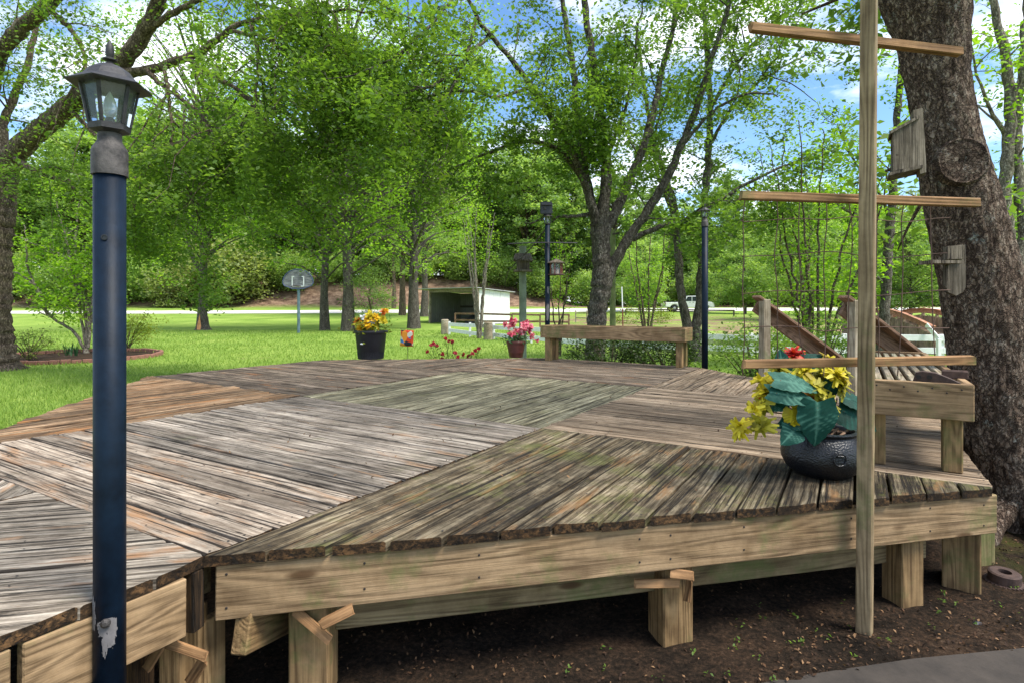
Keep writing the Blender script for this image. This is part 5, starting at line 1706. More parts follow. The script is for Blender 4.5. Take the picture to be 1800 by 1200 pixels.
def bloom(name, rng, c, axis, Rr, n, w, mat, parent, curl=.35, open_=.9):
    V, Fc = petals(rng, c, axis, Rr, n, w, curl, open_)
    me = bpy.data.meshes.new(name)
    me.from_pydata([tuple(v) for v in V], [], Fc)
    a = me.attributes.new('var', 'FLOAT', 'POINT')
    a.data.foreach_set('value', np.clip(np.repeat(rng.normal(.5, .25, len(V) // 6), 6), 0, 1).astype(np.float32))
    return new_obj(name, me, mat, parent)


F_yellow = leafmat('petal_yellow', (.28, .20, .008), (.52, .42, .015), (.70, .60, .05), .25)
F_olive = leafmat('petal_olive', (.14, .13, .01), (.30, .27, .015), (.50, .44, .04), .2)
F_gold = leafmat('petal_gold', (.45, .20, .006), (.75, .42, .012), (.85, .62, .04), .2)
F_red = leafmat('petal_red', (.25, .006, .006), (.50, .016, .012), (.62, .10, .03), .2)
F_orange = leafmat('petal_orange', (.40, .06, .01), (.62, .16, .015), (.75, .35, .03), .2)
F_white = leafmat('petal_white', (.6, .6, .65), (.75, .75, .8), (.85, .85, .88), .2)
F_pink = leafmat('petal_pink', (.38, .03, .07), (.62, .10, .17), (.78, .42, .42), .25)
F_rose = leafmat('petal_rose', (.16, .003, .010), (.30, .006, .018), (.42, .02, .04), .15)


def heart_leaf(name, c, tip_dir, normal, L, W, mat, parent, droop=.25, var=.5):
    """heart-shaped leaf with a midrib fold; c is the stalk point"""
    d = Vector(tip_dir).normalized(); nn = Vector(normal); nn = (nn - d * nn.dot(d)).normalized(); s = d.cross(nn)
    rows = 25; cols = 11; V, Fc, vr = [], [], []
    for j in range(rows):
        t = j / (rows - 1)
        w = W * .5 * (math.sin(math.pi * min(1, (t * .86 + .14)) ** .75)) ** .8 * (1.08 if t < .5 else 1)
        if j == rows - 1: w = .002
        x = (t - .12) * L
        zc = -droop * L * t * t
        for i in range(cols):
            q = -1 + 2 * i / (cols - 1)
            back = -.12 * L * abs(q) * (1 - t) ** 3
            ph = (t * 7.5 - abs(q) * 1.7) % 1.0
            vein = 1.0 if (ph < .18) else 0.0
            edge_w = 1 + .035 * math.sin(23 * t + 5 * q)
            V.append(Vector(c) + d * (x + back) + s * (w * q * edge_w) + nn * (zc + .16 * w * abs(q) - .10 * w * q * q * (1 + .6 * math.sin(9 * t)) + .012 * L * math.sin(6.283 * ph) + .03 * w * math.sin(4 * t + 3 * q)))
            vr.append(var + (.45 if i == cols // 2 else (.34 * vein - .06)) + .05 * math.sin(14 * t + abs(q) * 3))
    for j in range(rows - 1):
        for q in range(cols - 1):
            a = j * cols + q
            Fc.append((a, a + 1, a + cols + 1, a + cols))
    me = bpy.data.meshes.new(name); me.from_pydata([tuple(v) for v in V], [], Fc)
    at_ = me.attributes.new('var', 'FLOAT', 'POINT'); at_.data.foreach_set('value', np.clip(vr, 0, 1).astype(np.float32))
    me.shade_smooth()
    return new_obj(name, me, mat, parent)


rng = np.random.default_rng(5)
# cauldron planter
m, n, l, b = nodes_of('hammered_black')
b.inputs['Base Color'].default_value = (.005, .0055, .008, 1); b.inputs['Roughness'].default_value = .40
tc = n.new('ShaderNodeTexCoord')
vo = n.new('ShaderNodeTexVoronoi'); vo.inputs['Scale'].default_value = 92
l.new(mapping(n, l, tc.outputs['Object'], (1, 1, 1.5)), vo.inputs['Vector'])
bump(n, l, vo.outputs['Distance'], .8, .003, b)
M_cauldron = m
CZd = 3.08
cx, cy = gx(1445, CZd), CZd
cz = zd(cx) + .001
cp_ = thing('cauldron_planter', 'black hammered cauldron planter of artificial teal leaves and yellow flowers behind the trellis post', 'planter', (cx, cy, cz))
T = Matrix.Translation((cx, cy, cz))
V, Fc = lathe([(.10, 0), (.135, .006), (.175, .04), (.197, .085), (.200, .115), (.188, .16), (.168, .195), (.155, .212), (.160, .222), (.168, .229), (.166, .236), (.150, .236), (.146, .222), (.150, .20), (.10, .19)], 48)
mesh_obj('cauldron', V, Fc, M_cauldron, cp_, T, True)
# embossed ring medallion
mc = Vector((cx - .018, cy - .2, cz + .125))
ring = [(mc.x + .031 * math.cos(a), mc.y - .003 + .0 * a, mc.z + .031 * math.sin(a)) for a in np.linspace(0, 2 * math.pi, 25)]
tube('medallion_ring', ring, .0048, M_cauldron, cp_, 8)
tube('medallion_handle', [(mc.x - .014, mc.y, mc.z + .012), (mc.x - .012, mc.y - .008, mc.z + .018), (mc.x + .012, mc.y - .008, mc.z + .018), (mc.x + .014, mc.y, mc.z + .012)], .0045, M_cauldron, cp_, 8)
# twig basketwork in the mouth
M_twig = plain('brown_twig', (.22, .13, .075), .8, 0, .3, 30)
for i in range(7):
    a = rng.uniform(0, 6.28); r1 = rng.uniform(.05, .14)
    pts = [(cx + r1 * math.cos(a + q), cy + r1 * math.sin(a + q) * .9, cz + .225 + .02 * math.sin(3 * q + i)) for q in np.linspace(0, 2.4, 7)]
    tube('twig', pts, .0055, M_twig, cp_, 6)
base = Vector((cx, cy, cz + .2))
def stem(tip, parent=cp_, b=None, r=.0035, mat=None):
    b = b or base
    mid = (b + Vector(tip)) / 2 + Vector((0, 0, .04))
    tube('stem', [b + Vector((rng.normal(0, .03), rng.normal(0, .03), 0)), mid, tip], [r, r, r * .7], mat or M_twig, parent, 5, .04)


# (px, py, depth, tip direction px, normal tilt, length, width, tone)
for (px, py, z, dx, dy, dz, nx, ny, nz, Ln, Wd, tn) in (
    (1437, 716, 2.86, .02, .05, -1, -.05, -1, .30, .225, .185, .45),
    (1372, 668, 2.90, 1, -.1, -.1, .05, -.75, .75, .24, .11, .75),
    (1365, 690, 2.88, 1, -.2, -.12, .0, -.85, .6, .25, .10, .55),
    (1412, 735, 2.92, -.8, -.2, -.12, .2, -.8, .7, .16, .11, .5),
    (1398, 752, 2.90, -.4, -.3, -.3, .1, -.9, .4, .13, .12, .5),
    (1484, 722, 3.02, .7, -.3, -.35, -.2, -.8, .5, .2, .15, .12),
    (1490, 700, 3.05, .8, -.1, -.25, -.1, -.5, .9, .18, .13, .2),
    (1377, 645, 3.0, -.25, 0, .9, -.6, -.7, .2, .10, .09, .6),
    (1410, 640, 3.06, .5, -.1, .35, 0, -.6, .7, .13, .10, .25),
    (1370, 705, 2.95, -.9, -.1, -.2, .2, -.7, .8, .14, .10, .55),
    (1450, 690, 3.0, .3, -.3, .6, .2, -.9, .3, .14, .10, .2)):
    c = at(px, py, z)
    heart_leaf('leaf', c, (dx, dy, dz), (nx, ny, nz), Ln, Wd, L_teal, cp_, .12 if Ln > .22 and dz < -.5 else .25, tn)
    stem(c)
for (px, py, z, R0, nn_, mt) in ((1306, 752, 2.86, .062, 26, F_yellow), (1340, 748, 2.88, .066, 28, F_olive), (1350, 692, 2.95, .07, 26, F_yellow), (1362, 672, 3.0, .066, 24, F_yellow), (1348, 712, 2.93, .06, 22, F_olive),
                                 (1466, 664, 2.98, .072, 28, F_yellow), (1474, 684, 3.0, .06, 24, F_olive), (1432, 688, 2.96, .07, 26, F_olive), (1450, 712, 2.94, .066, 24, F_olive), (1390, 745, 2.93, .05, 18, F_yellow),
                                 (1395, 628, 3.05, .055, 34, F_red), (1343, 700, 2.96, .04, 16, F_orange), (1425, 700, 3.0, .045, 16, F_orange), (1440, 662, 3.1, .06, 22, F_olive), (1410, 655, 2.98, .065, 24, F_yellow), (1372, 652, 3.02, .06, 22, F_olive), (1330, 722, 2.92, .055, 20, F_yellow), (1455, 640, 3.05, .06, 22, F_yellow), (1478, 660, 3.06, .06, 22, F_olive), (1340, 672, 2.98, .05, 20, F_yellow), (1420, 720, 2.93, .05, 18, F_yellow)):
    c = at(px, py, z)
    ax = Vector((px - 1420, -60, 760 - py + 40)); ax = Vector((ax.x / 100, -.6, ax.z / 130))
    bloom('flower', rng, c, ax, R0, int(nn_ * 1.8), R0 * .38, mt, cp_, .6, 1.15)
    stem(c)
for (px, py, z) in ((1392, 724, 2.91), (1405, 698, 2.93)):
    heart_leaf('leaf', at(px, py, z), (-.2, -.2, -.9), (0, -1, .3), .10, .085, F_yellow, cp_, .15, .35)


def pot_with(name, label, x, y, z, prof, mat, seg=40):
    t = thing(name, label, 'flower pot', (x, y, z))
    V, Fc = lathe(prof, seg)
    mesh_obj('pot', V, Fc, mat, t, Matrix.Translation((x, y, z)), True)
    return t


# big black nursery pot
PB = 9.15
x, y = gx(652, PB), PB; z = zd(x) + .001
bp_ = pot_with('black_flower_pot', 'large black plastic pot of yellow and white flowers at the left back of the deck', x, y, z,
               [(.195, 0), (.198, .015), (.203, .10), (.207, .105), (.238, .385), (.240, .39), (.258, .392), (.262, .40), (.262, .425), (.255, .432), (.238, .43), (.232, .40), (.1, .39)], M_black)
for i in range(26):
    a = -math.pi * (i / 25)
    lumber('rib', (x + .196 * math.cos(a), y + .196 * math.sin(a), z + .004), (x + .206 * math.cos(a), y + .206 * math.sin(a), z + .115), .009, .006, M_black, bp_, up=(math.cos(a), math.sin(a), 0), bev=0)
o_ = at(636, 604, PB - .235)
mesh_obj('paint_mark', [o_ + Vector((q[0] * .022, -.012, q[1] * .013)) for q in ((-1, -.7), (.8, -1), (1.3, -.2), (.5, .3), (.2, 1), (-.6, .6), (-1, .1))], [tuple(range(7))], M_white, bp_)
cc0 = Vector((x, y, z + .42))
for i in range(16):
    a = rng.uniform(0, 6.28); r_ = rng.uniform(.02, .22)
    c = cc0 + Vector((r_ * math.cos(a), r_ * math.sin(a), rng.uniform(.03, .20) - .3 * r_ * r_))
    bloom('flower', rng, c, (math.cos(a) * .6, -.7, .6), .085, 22, .045, [F_gold, F_yellow, F_yellow, F_olive, F_gold][i % 5], bp_, .4, 1.0)
    stem(c, bp_, cc0 + Vector((0, 0, -.08)), .004)
for dx, dz, mt, R0 in ((-.17, .165, F_orange, .085), (.03, .15, F_white, .075), (-.09, .235, F_white, .06), (.02, .24, F_yellow, .10), (.10, .22, F_gold, .08), (.20, .305, F_orange, .075), (.24, .315, F_gold, .06)):
    c = cc0 + Vector((dx, -.10 if dz < .3 else 0, dz - .02))
    bloom('flower', rng, c, (dx, -.6, .7), R0, 24, R0 * .5, mt, bp_, .4, 1.0); stem(c, bp_, cc0 + Vector((dx * .3, 0, -.08)), .004)
c3 = np.array(cc0) + rng.normal(0, 1, (260, 3)) * np.array([.13, .11, .07]) + np.array([0, 0, .03])
leaf_obj('foliage', c3, rng.uniform(.05, .09, 260), L_yellow, bp_, rng)

# dark red pot with pink flowers
PB = 9.72
x, y = gx(907, PB), PB; z = zd(x) + .001
rp = pot_with('red_flower_pot', 'dark red pot of pink artificial flowers at the left end of the back bench', x, y, z,
              [(.108, 0), (.112, .01), (.122, .075), (.125, .078), (.126, .084), (.152, .225), (.160, .228), (.164, .262), (.158, .268), (.146, .266), (.14, .24), (.05, .23)], M_terra, 32)
cc0 = Vector((x, y, z + .25))
for i in range(22):
    a = rng.uniform(0, 6.28); r_ = .24 * math.sqrt(rng.uniform(0, 1))
    c = cc0 + Vector((r_ * math.cos(a), r_ * math.sin(a) * .7, .20 + rng.uniform(-.06, .16) - .8 * r_ * r_))
    bloom('flower', rng, c, (math.cos(a) * .5, -.8, .4), .062, 16, .04, F_pink, rp, .4, 1.0)
    stem(c, rp, cc0 + Vector((0, 0, -.05)), .003)
for dx, dz in ((.27, .12), (.33, .02), (.25, .07)):
    c = cc0 + Vector((dx, -.02, dz)); bloom('flower', rng, c, (.5, -.7, .1), .05, 14, .03, F_pink, rp, .4, 1.0); stem(c, rp, cc0, .003)
c3 = np.array(cc0) + rng.normal(0, 1, (240, 3)) * np.array([.12, .09, .05]) + np.array([0, -.01, .05])
leaf_obj('foliage', c3, rng.uniform(.05, .09, 240), L_blade, rp, rng, asp=.3)

# red rose bush beyond the deck edge
RZ = 10.9
x0 = gx(795, RZ)
rb_ = thing('rose_bush', 'sprawling rose bush with deep red blooms just beyond the deck edge', 'rose bush', (x0, RZ, 0))
tips = [(783, 596), (768, 608), (757, 607), (762, 604), (790, 600), (795, 601), (752, 618), (778, 622), (800, 620), (815, 623), (824, 626), (836, 616), (842, 613), (830, 622), (805, 628), (777, 631), (826, 632), (755, 626), (846, 607)]
lv = []
for i, (px, py) in enumerate(tips):
    c = at(px, py, RZ + rng.uniform(-.25, .25))
    if i < 17: bloom('bloom', rng, c, (rng.normal(0, .3), -.8, .5), .042, 22, .038, F_rose, rb_, .5, .9)
    b0 = Vector((x0 + rng.normal((px - 795) / 95 * .35, .05), RZ, 0))
    mid = (b0 + c) / 2 + Vector((rng.normal(0, .05), 0, .08))
    tube('stem', [b0, mid, c], [.007, .005, .003], L_azalea, rb_, 5, .08)
    for q in range(22):
        t_ = rng.uniform(.25, .98)
        lv.append(np.array((1 - t_) ** 2 * b0 + 2 * t_ * (1 - t_) * mid + t_ * t_ * c) + rng.normal(0, .045, 3))
leaf_obj('foliage', np.array(lv), rng.uniform(.03, .06, len(lv)), L_azalea, rb_, rng)

# garden flag: an abstract patchwork of bright blobs on cloth
m, n, l, b = nodes_of('printed_flag')
tc = n.new('ShaderNodeTexCoord')
vo = n.new('ShaderNodeTexVoronoi'); vo.inputs['Scale'].default_value = 9
l.new(tc.outputs['Object'], vo.inputs['Vector'])
sp = n.new('ShaderNodeSeparateColor'); l.new(vo.outputs['Color'], sp.inputs[0])
r = ramp(n, [(0, (.75, .06, .02)), (.28, (.85, .30, .03)), (.45, (.80, .75, .65)), (.58, (.04, .22, .60)), (.72, (.80, .09, .03)), (.88, (.02, .02, .03))])
r.color_ramp.interpolation = 'CONSTANT'
l.new(sp.outputs[0], r.inputs['Fac']); l.new(r.outputs['Color'], b.inputs['Base Color']); b.inputs['Roughness'].default_value = .8
FZ = 13.2
gf = thing('garden_flag', 'small bright printed garden flag on a thin stake in the lawn', 'flag', (gx(716, FZ), FZ, 0))
x0, y0 = gx(716, FZ), FZ
V, Fc = [], []
for j in range(7):
    for i in range(6):
        V.append((x0 - .145 + .29 * i / 5 - .02 * j / 6, y0 + .02 * math.sin(i * 1.2 + j * .4), CZ - (580 + 28 * j / 6 - HY) / F * FZ - .012 * i / 5))
for j in range(6):
    for i in range(5): Fc.append((j * 6 + i, j * 6 + i + 1, j * 6 + i + 7, j * 6 + i + 6))
o = mesh_obj('cloth', V, Fc, m, gf, None, True)
sd = o.modifiers.new('thick', 'SOLIDIFY'); sd.thickness = .003
tube('stake', [(x0 + .01, y0 + .03, -.1), (x0 + .0, y0 + .03, .93), (x0 - .17, y0 + .03, .94)], .006, M_primer, gf, 6)
tube('stake_arm', [(x0, y0 + .03, .925), (x0 + .19, y0 + .03, .935)], .006, M_primer, gf, 6)


# ------------------------------------------------------------------ garden furniture and buildings in the middle distance
# basketball goal
BZ = 30.8
x0 = gx(525, BZ)
bg = thing('basketball_goal', 'old fan-shaped basketball backboard on a grey pole on the lawn', 'basketball hoop', (x0, BZ, 0))
M_backboard = weathered('grey_backboard', (.10, .10, .11), (.26, .26, .28), (.42, .42, .45), .4, .1, stain=.3)
tube('pole', [(x0, BZ, -.1), (x0, BZ, 2.45)], .075, plain('blue_grey_paint', (.10, .16, .19), .6, 0, .3, 5), bg, 12)
V = []
for i in range(21):
    a = math.pi * i / 20
    V.append((x0 + .80 * math.cos(a), BZ - .10, 2.62 + .72 * math.sin(a)))
V += [(x0 - .72, BZ - .10, 2.48), (x0 - .3, BZ - .10, 2.32), (x0 + .3, BZ - .10, 2.32), (x0 + .72, BZ - .10, 2.48)]
bb = board_box('backboard', V, (0, .05, 0), M_backboard, bg)
rim = V + [V[0]]
tube('edge_band', [(p_[0], BZ - .105, p_[2]) for p_ in rim], .025, plain('blue_edge', (.05, .07, .16), .6, 0, .3, 6), bb, 6)
for (a, b_, c, d) in ((-.30, 2.45, -.30, 2.95), (.30, 2.45, .30, 2.95), (-.30, 2.45, .30, 2.45), (-.33, 2.95, -.2, 2.95), (.2, 2.95, .33, 2.95)):
    lumber('painted_line', (x0 + a, BZ - .108, b_), (x0 + c, BZ - .108, d), .012, .05, M_white, bb, up=(0, 0, 1) if abs(a - c) > .01 else (1, 0, 0), bev=0)
tube('rim', [(x0 + .23 * math.cos(a), BZ - .36 + .23 * math.sin(a), 2.45) for a in np.linspace(0, 6.283, 20)], .012, M_rust, bg, 6)

# open shed
A_, B_ = Vector((gx(755, 45.6), 45.6, 0)), Vector((gx(841, 42.2), 42.2, 0))
fd = (B_ - A_).normalized(); sd_ = Vector((-fd.y, fd.x, 0))
SW, SD_ = (B_ - A_).length, 3.4
A_.z = gz(A_.x, A_.y); B_.z = A_.z
sh = thing('open_shed', 'white corrugated lean-to shed with one open dark side', 'shed', (A_ + B_) / 2)
M_tin = plain('white_tin', (.70, .70, .69), .5, .0, .10, 3)
M_roof = plain('grey_roof_tin', (.38, .38, .38), .6, .1, .2, 2)
M_tin_shaded = plain('dusty_shaded_tin', (.15, .15, .13), .6, 0, .2, 2)  # dusty tin, darkened in colour for the shade inside the shed
M_dark_wood = plain('dark_timber', (.05, .04, .03), .9, 0, .3, 5)


def corrugated(name, p0, along, L, h0, h1, mat, parent, pitch=.23, dep=.03):
    """ribbed sheet panel; height h0 at p0 and h1 at far end"""
    al = Vector(along).normalized(); nrm = Vector((al.y, -al.x, 0))
    n_ = int(L / pitch * 4); V, Fc = [], []
    for i in range(n_ + 1):
        s_ = L * i / n_; o = dep if i % 4 == 0 else 0
        hh = h0 + (h1 - h0) * i / n_
        for zz in (0, hh): V.append(p0 + al * s_ + nrm * o + Vector((0, 0, zz)))
    for i in range(n_): Fc.append((2 * i, 2 * i + 2, 2 * i + 3, 2 * i + 1))
    o = mesh_obj(name, V, Fc, mat, parent)
    md = o.modifiers.new('thick', 'SOLIDIFY'); md.thickness = .004
    return o


hF, hB = 2.55, 2.3
corrugated('wall_panel', B_ + sd_ * .05, sd_, SD_, hF, hB, M_tin, sh)
corrugated('wall_panel', A_ + sd_ * SD_, fd, SW, hB, hB, M_tin_shaded, sh)
corrugated('wall_panel', A_ + sd_ * .05, sd_, SD_, hF, hB, M_tin_shaded, sh)
for p_ in (A_, B_ - fd * .12):
    lumber('post', p_ + fd * .06 - Vector((0, 0, .1)), p_ + fd * .06 + Vector((0, 0, hF)), .16, .16, P_grey, sh, up=fd)
lumber('header_beam', A_ + Vector((0, 0, hF - .10)) - sd_ * .02, B_ + Vector((0, 0, hF - .10)) - sd_ * .02, .05, .22, P_grey, sh)
lumber('girt', A_ + sd_ * (SD_ - .06) + Vector((0, 0, 1.25)), B_ + sd_ * (SD_ - .06) + Vector((0, 0, 1.25)), .05, .16, M_dark_wood, sh)
lumber('girt', A_ + fd * (SW - .06) + sd_ * .2 + Vector((0, 0, 1.25)), A_ + fd * (SW - .06) + sd_ * (SD_ - .1) + Vector((0, 0, 1.25)), .05, .16, M_dark_wood, sh)
q0 = A_ - fd * 1.1 - sd_ * .5; q1 = B_ + fd * .25 - sd_ * .5
board_box('roof', [q0 + Vector((0, 0, hF + .06)), q1 + Vector((0, 0, hF + .06)), q1 + sd_ * (SD_ + .9) + Vector((0, 0, hB + .04)), q0 + sd_ * (SD_ + .9) + Vector((0, 0, hB + .04))], (0, 0, .05), M_roof, sh)
# low dark heap stored inside
V, Fc = lathe([(1.0, 0), (.85, .35), (.45, .65), (.1, .8)], 12)
heap = mesh_obj('dark_tarpaulin_heap', [(x * (1 + .2 * math.sin(3 * y)), y, z) for x, y, z in V], Fc, M_black, None, Matrix.Translation(A_ + fd * SW * .62 + sd_ * 2.0), True)
tag(heap, 'dark covered heap stored inside the open shed', 'heap')


# white board fence
def fence(name, label, pts, heights, bw, bt, pw, ph, mat, gap_post=None):
    p0 = pts[0]
    t = thing(name, label, 'fence', (p0[0], p0[1], gz(*p0)))
    for i in range(len(pts)):
        x, y = pts[i]; g = gz(x, y)
        lumber('fence_post', (x, y, g - .1), (x, y, g + ph), pw, pw, mat, t, up=(0, 1, 0))
        if i + 1 < len(pts):
            x2, y2 = pts[i + 1]; g2 = gz(x2, y2)
            for h in heights:
                lumber('fence_rail', (x, y - pw / 2 - bt / 2 - .003, g + h + random.uniform(-.03, .03)), (x2, y2 - pw / 2 - bt / 2 - .003, g2 + h + random.uniform(-.03, .03)), bt, bw, mat, t)
    return t


def seg_pts(spec, step):
    out = []
    for i in range(len(spec) - 1):
        a, b_ = Vector(spec[i]), Vector(spec[i + 1])
        n_ = max(1, round((b_ - a).length / step))
        out += [tuple(a + (b_ - a) * k / n_) for k in range(n_)]
    out.append(tuple(spec[-1]))
    return out


fence('white_fence', 'low two-rail white fence running between the lawn and the pond',
      seg_pts([(gx(790, 29.3), 29.3), (gx(868, 25.4), 25.4), (gx(1015, 20.5), 20.5), (gx(1130, 18.6), 18.6), (gx(1320, 17.1), 17.1), (gx(1655, 16.4), 16.4), (gx(1950, 16.0), 16.0)], 2.4), (.20, .54), .17, .028, .10, .66, M_white)
wt = thing('fence_brace', 'white sloping brace board beside the footbridge', 'brace', (gx(1645, 16.2), 16.2, 0))
lumber('brace_board', at(1628, 571, 16.4), at(1650, 596, 16.0), .03, .14, M_white, wt, up=(0, -1, .2))
lumber('brace_post', (gx(1650, 15.98), 15.98, -.1), (gx(1650, 15.98), 15.98, .56), .09, .09, M_white, wt, up=(0, 1, 0))
for px, z, lab in ((782, 29.6, 'stout wooden post at the left end of the white fence'), (858, 25.0, 'stout wooden post where the white fence meets the pale stems')):
    V, Fc = lathe([(.20, -.1), (.195, .4), (.19, .72), (.16, .75)], 14)
    V = [(x + .012 * noise.noise((x * 9, y * 9, z * 3)), y, z) for x, y, z in V]
    o = mesh_obj('stout_post', V, Fc, P_grey, None, Matrix.Translation((gx(px, z), z, 0)), True)
    tag(o, lab, 'post')
fence('dark_rail_fence', 'weathered brown rail fence behind the white fence in front of the shed',
      seg_pts([(gx(800, 40.5), 40.5), (gx(900, 37.5), 37.5), (gx(1000, 36.5), 36.5)], 2.2), (.42, .86), .12, .03, .10, .9, P_rail)
fence('far_gate', 'small far rail gate left of the central trunk', seg_pts([(gx(1012, 46), 46), (gx(1052, 45), 45)], 1.0), (.35, .75), .08, .03, .09, .95, P_grey)
fence('road_rail', 'low dark rail along the road edge below the truck', seg_pts([(gx(1100, 58), 58), (gx(1290, 56), 56)], 3.2), (.55,), .12, .06, .12, .6, M_dark_wood)

# brick-edged bed
bd = thing('brick_edging', 'ring of low brick edging around the left flower bed', 'edging', (gx(140, 16.6), 16.6, 0))
me_b = box_mesh('brick', .21, .09, .12, .012)
me_b.materials.append(M_brick)
ecx, ecy, ea_, eb_ = gx(135, 16.6), 16.6, 2.05, 2.1
for i in range(58):
    a = 2 * math.pi * i / 58
    x, y = ecx + ea_ * math.cos(a), ecy + eb_ * math.sin(a)
    M_ = Matrix.Translation((x, y, .05 + random.uniform(-.012, .012))) @ Matrix.Rotation(a + math.pi / 2 + random.uniform(-.08, .08), 4, 'Z')
    new_obj('brick', me_b, None, bd, M_)
rngm = np.random.default_rng(8)
mv = [(ecx + (ea_ - .04) * math.cos(a), ecy + (eb_ - .04) * math.sin(a), .02) for a in np.linspace(0, 6.283, 40)[:-1]]
o = mesh_obj('bed_soil', mv, [tuple(range(len(mv)))], M_soil); tag(o, 'mulched soil inside the brick edging', kind='structure')

# feeder pole with a little house, hanging feeder on an arm, plain pole
FZ = 13.0
x0 = gx(919, FZ)
M_oldpole = plain('green_grey_pole', (.20, .23, .17), .9, 0, .3, 4, .004)
fpz = CZ + (HY - 433) / F * FZ
fpo = thing('bird_feeder_pole', 'grey-green pole carrying a roofed bird feeder beyond the deck', 'bird feeder', (x0, FZ, 0))
tube('pole', [(x0, FZ, -.2), (x0, FZ, fpz)], [.085, .078], M_oldpole, fpo, 14)
hy_ = CZ + (HY - 477) / F * (FZ - .2)
yb = FZ - .26
lumber('tray', (x0 - .21, yb, hy_), (x0 + .2, yb, hy_), .34, .04, M_oldbox, fpo)
lumber('feeder_box', (x0 - .14, yb, hy_ + .12), (x0 + .14, yb, hy_ + .12), .22, .20, M_oldbox, fpo)
for s_ in (-1, 1):
    q = [(x0 - .21, yb + s_ * .20, hy_ + .22), (x0 + .21, yb + s_ * .20, hy_ + .20), (x0 + .17, yb, hy_ + .36), (x0 - .17, yb, hy_ + .36)]
    board_box('roof_slope', q, (0, 0, .025), M_oldbox, fpo)
# arm on the far lamp post with a hanging lantern feeder
lp = dp(3.02, 0.0)
hz = CZ + (HY - 427) / F * lp.y
ar = thing('hanger_rod', 'thin dark rod tied across the far left lamp post', 'rod', (lp.x, lp.y - .06, hz))
tube('rod', [at(892, 429, lp.y - .055), at(945, 427, lp.y - .055), at(1015, 427.5, lp.y - .055)], .010, M_black, ar, 6, .1)
hf = thing('hanging_feeder', 'hanging bird feeder with red frame and clear sides', 'bird feeder', at(978, 486, lp.y - .055))
c = at(978, 484, lp.y - .055)
tube('hanger_wire', [at(978, 428, lp.y - .055), at(978, 458, lp.y - .055)], .0035, M_nail, hf, 5)
Tm = Matrix.Translation(c)
V, Fc = lathe([(.135, 0), (.14, .006), (.135, .018), (.09, .02)], 16); mesh_obj('feeder_tray', V, Fc, M_rust, hf, Tm, True)
V, Fc = lathe([(.15, .195), (.152, .2), (.09, .235), (.03, .262), (.01, .27)], 12); mesh_obj('feeder_roof', V, Fc, M_oldbox, hf, Tm, True)
M_redw = plain('red_frame', (.16, .035, .025), .6, 0, .2, 12)
for i in range(6):
    a = i * math.pi / 3 + .2
    lumber('upright', c + Vector((.098 * math.cos(a), .098 * math.sin(a), .018)), c + Vector((.098 * math.cos(a), .098 * math.sin(a), .2)), .016, .016, M_redw, hf, up=(math.cos(a), math.sin(a), 0), bev=.002)
V, Fc = lathe([(.088, .02), (.088, .195)], 6, .2, False); mesh_obj('feeder_glass', V, Fc, M_glass, hf, Tm)
V, Fc = lathe([(.08, .02), (.08, .10), (.03, .13)], 12); mesh_obj('bird_seed', V, Fc, plain('seed', (.35, .30, .26), .9, 0, .6, 90), hf, Tm)
PZ2 = 16.0
x0 = gx(1077, PZ2)
pp_ = thing('plain_pole', 'mossy wooden pole just right of the central trunk', 'pole', (x0, PZ2, 0))
zt2 = CZ + (HY - 404) / F * PZ2
tube('pole', [(x0, PZ2, -.2), (x0, PZ2, zt2)], [.085, .075], plain('mossy_pole', (.13, .15, .06), .9, 0, .35, 5, .004), pp_, 12)
lumber('cross_peg', (x0 - .02, PZ2 - .09, zt2 - .13), (x0 + .17, PZ2 - .09, zt2 - .11), .03, .05, M_dark_wood, pp_)
cl_ = tube('clothesline', [at(1084, 409, PZ2 - .08), at(1200, 413, 14), at(1316, 411, 12.2)], .006, M_nail, None, 4, .5)
tag(cl_, 'thin dark line strung from the mossy pole toward the right', 'line')
x0 = gx(1095, 40)
mk = thing('marker_post', 'thin white and red marker post on the far bank', 'post', (x0, 40, gz(x0, 40)))
tube('red_shaft', [(x0, 40, gz(x0, 40) - .1), (x0 - .03, 40, 1.2)], .04, M_redw, mk, 8)
tube('white_top', [(x0 - .03, 40, 1.205), (x0 - .08, 40, 2.7)], .04, M_white, mk, 8)

# arched footbridge over the pond
fb = thing('footbridge', 'arched timber footbridge with plank sides and red-brown rails over the pond', 'bridge', (13.6, 19.6, 0))
b0, b1 = Vector((gx(1690, 18.3), 18.3, 0)), Vector((gx(1512, 27.0), 27.0, 0))
bd_ = (b1 - b0); bl = bd_.length; bd_ = bd_.normalized(); bs_ = Vector((bd_.y, -bd_.x, 0))
P_orange = pine('pine_redrail', (.44, .22, .13), (.24, .10, .06), 0.0, knots=False)
P_plank = pine('pine_bridge', (.30, .22, .15), (.14, .10, .07), .1, knots=False)


def arch(s_): return 0.10 + .55 * math.sin(math.pi * min(1, max(0, s_)))


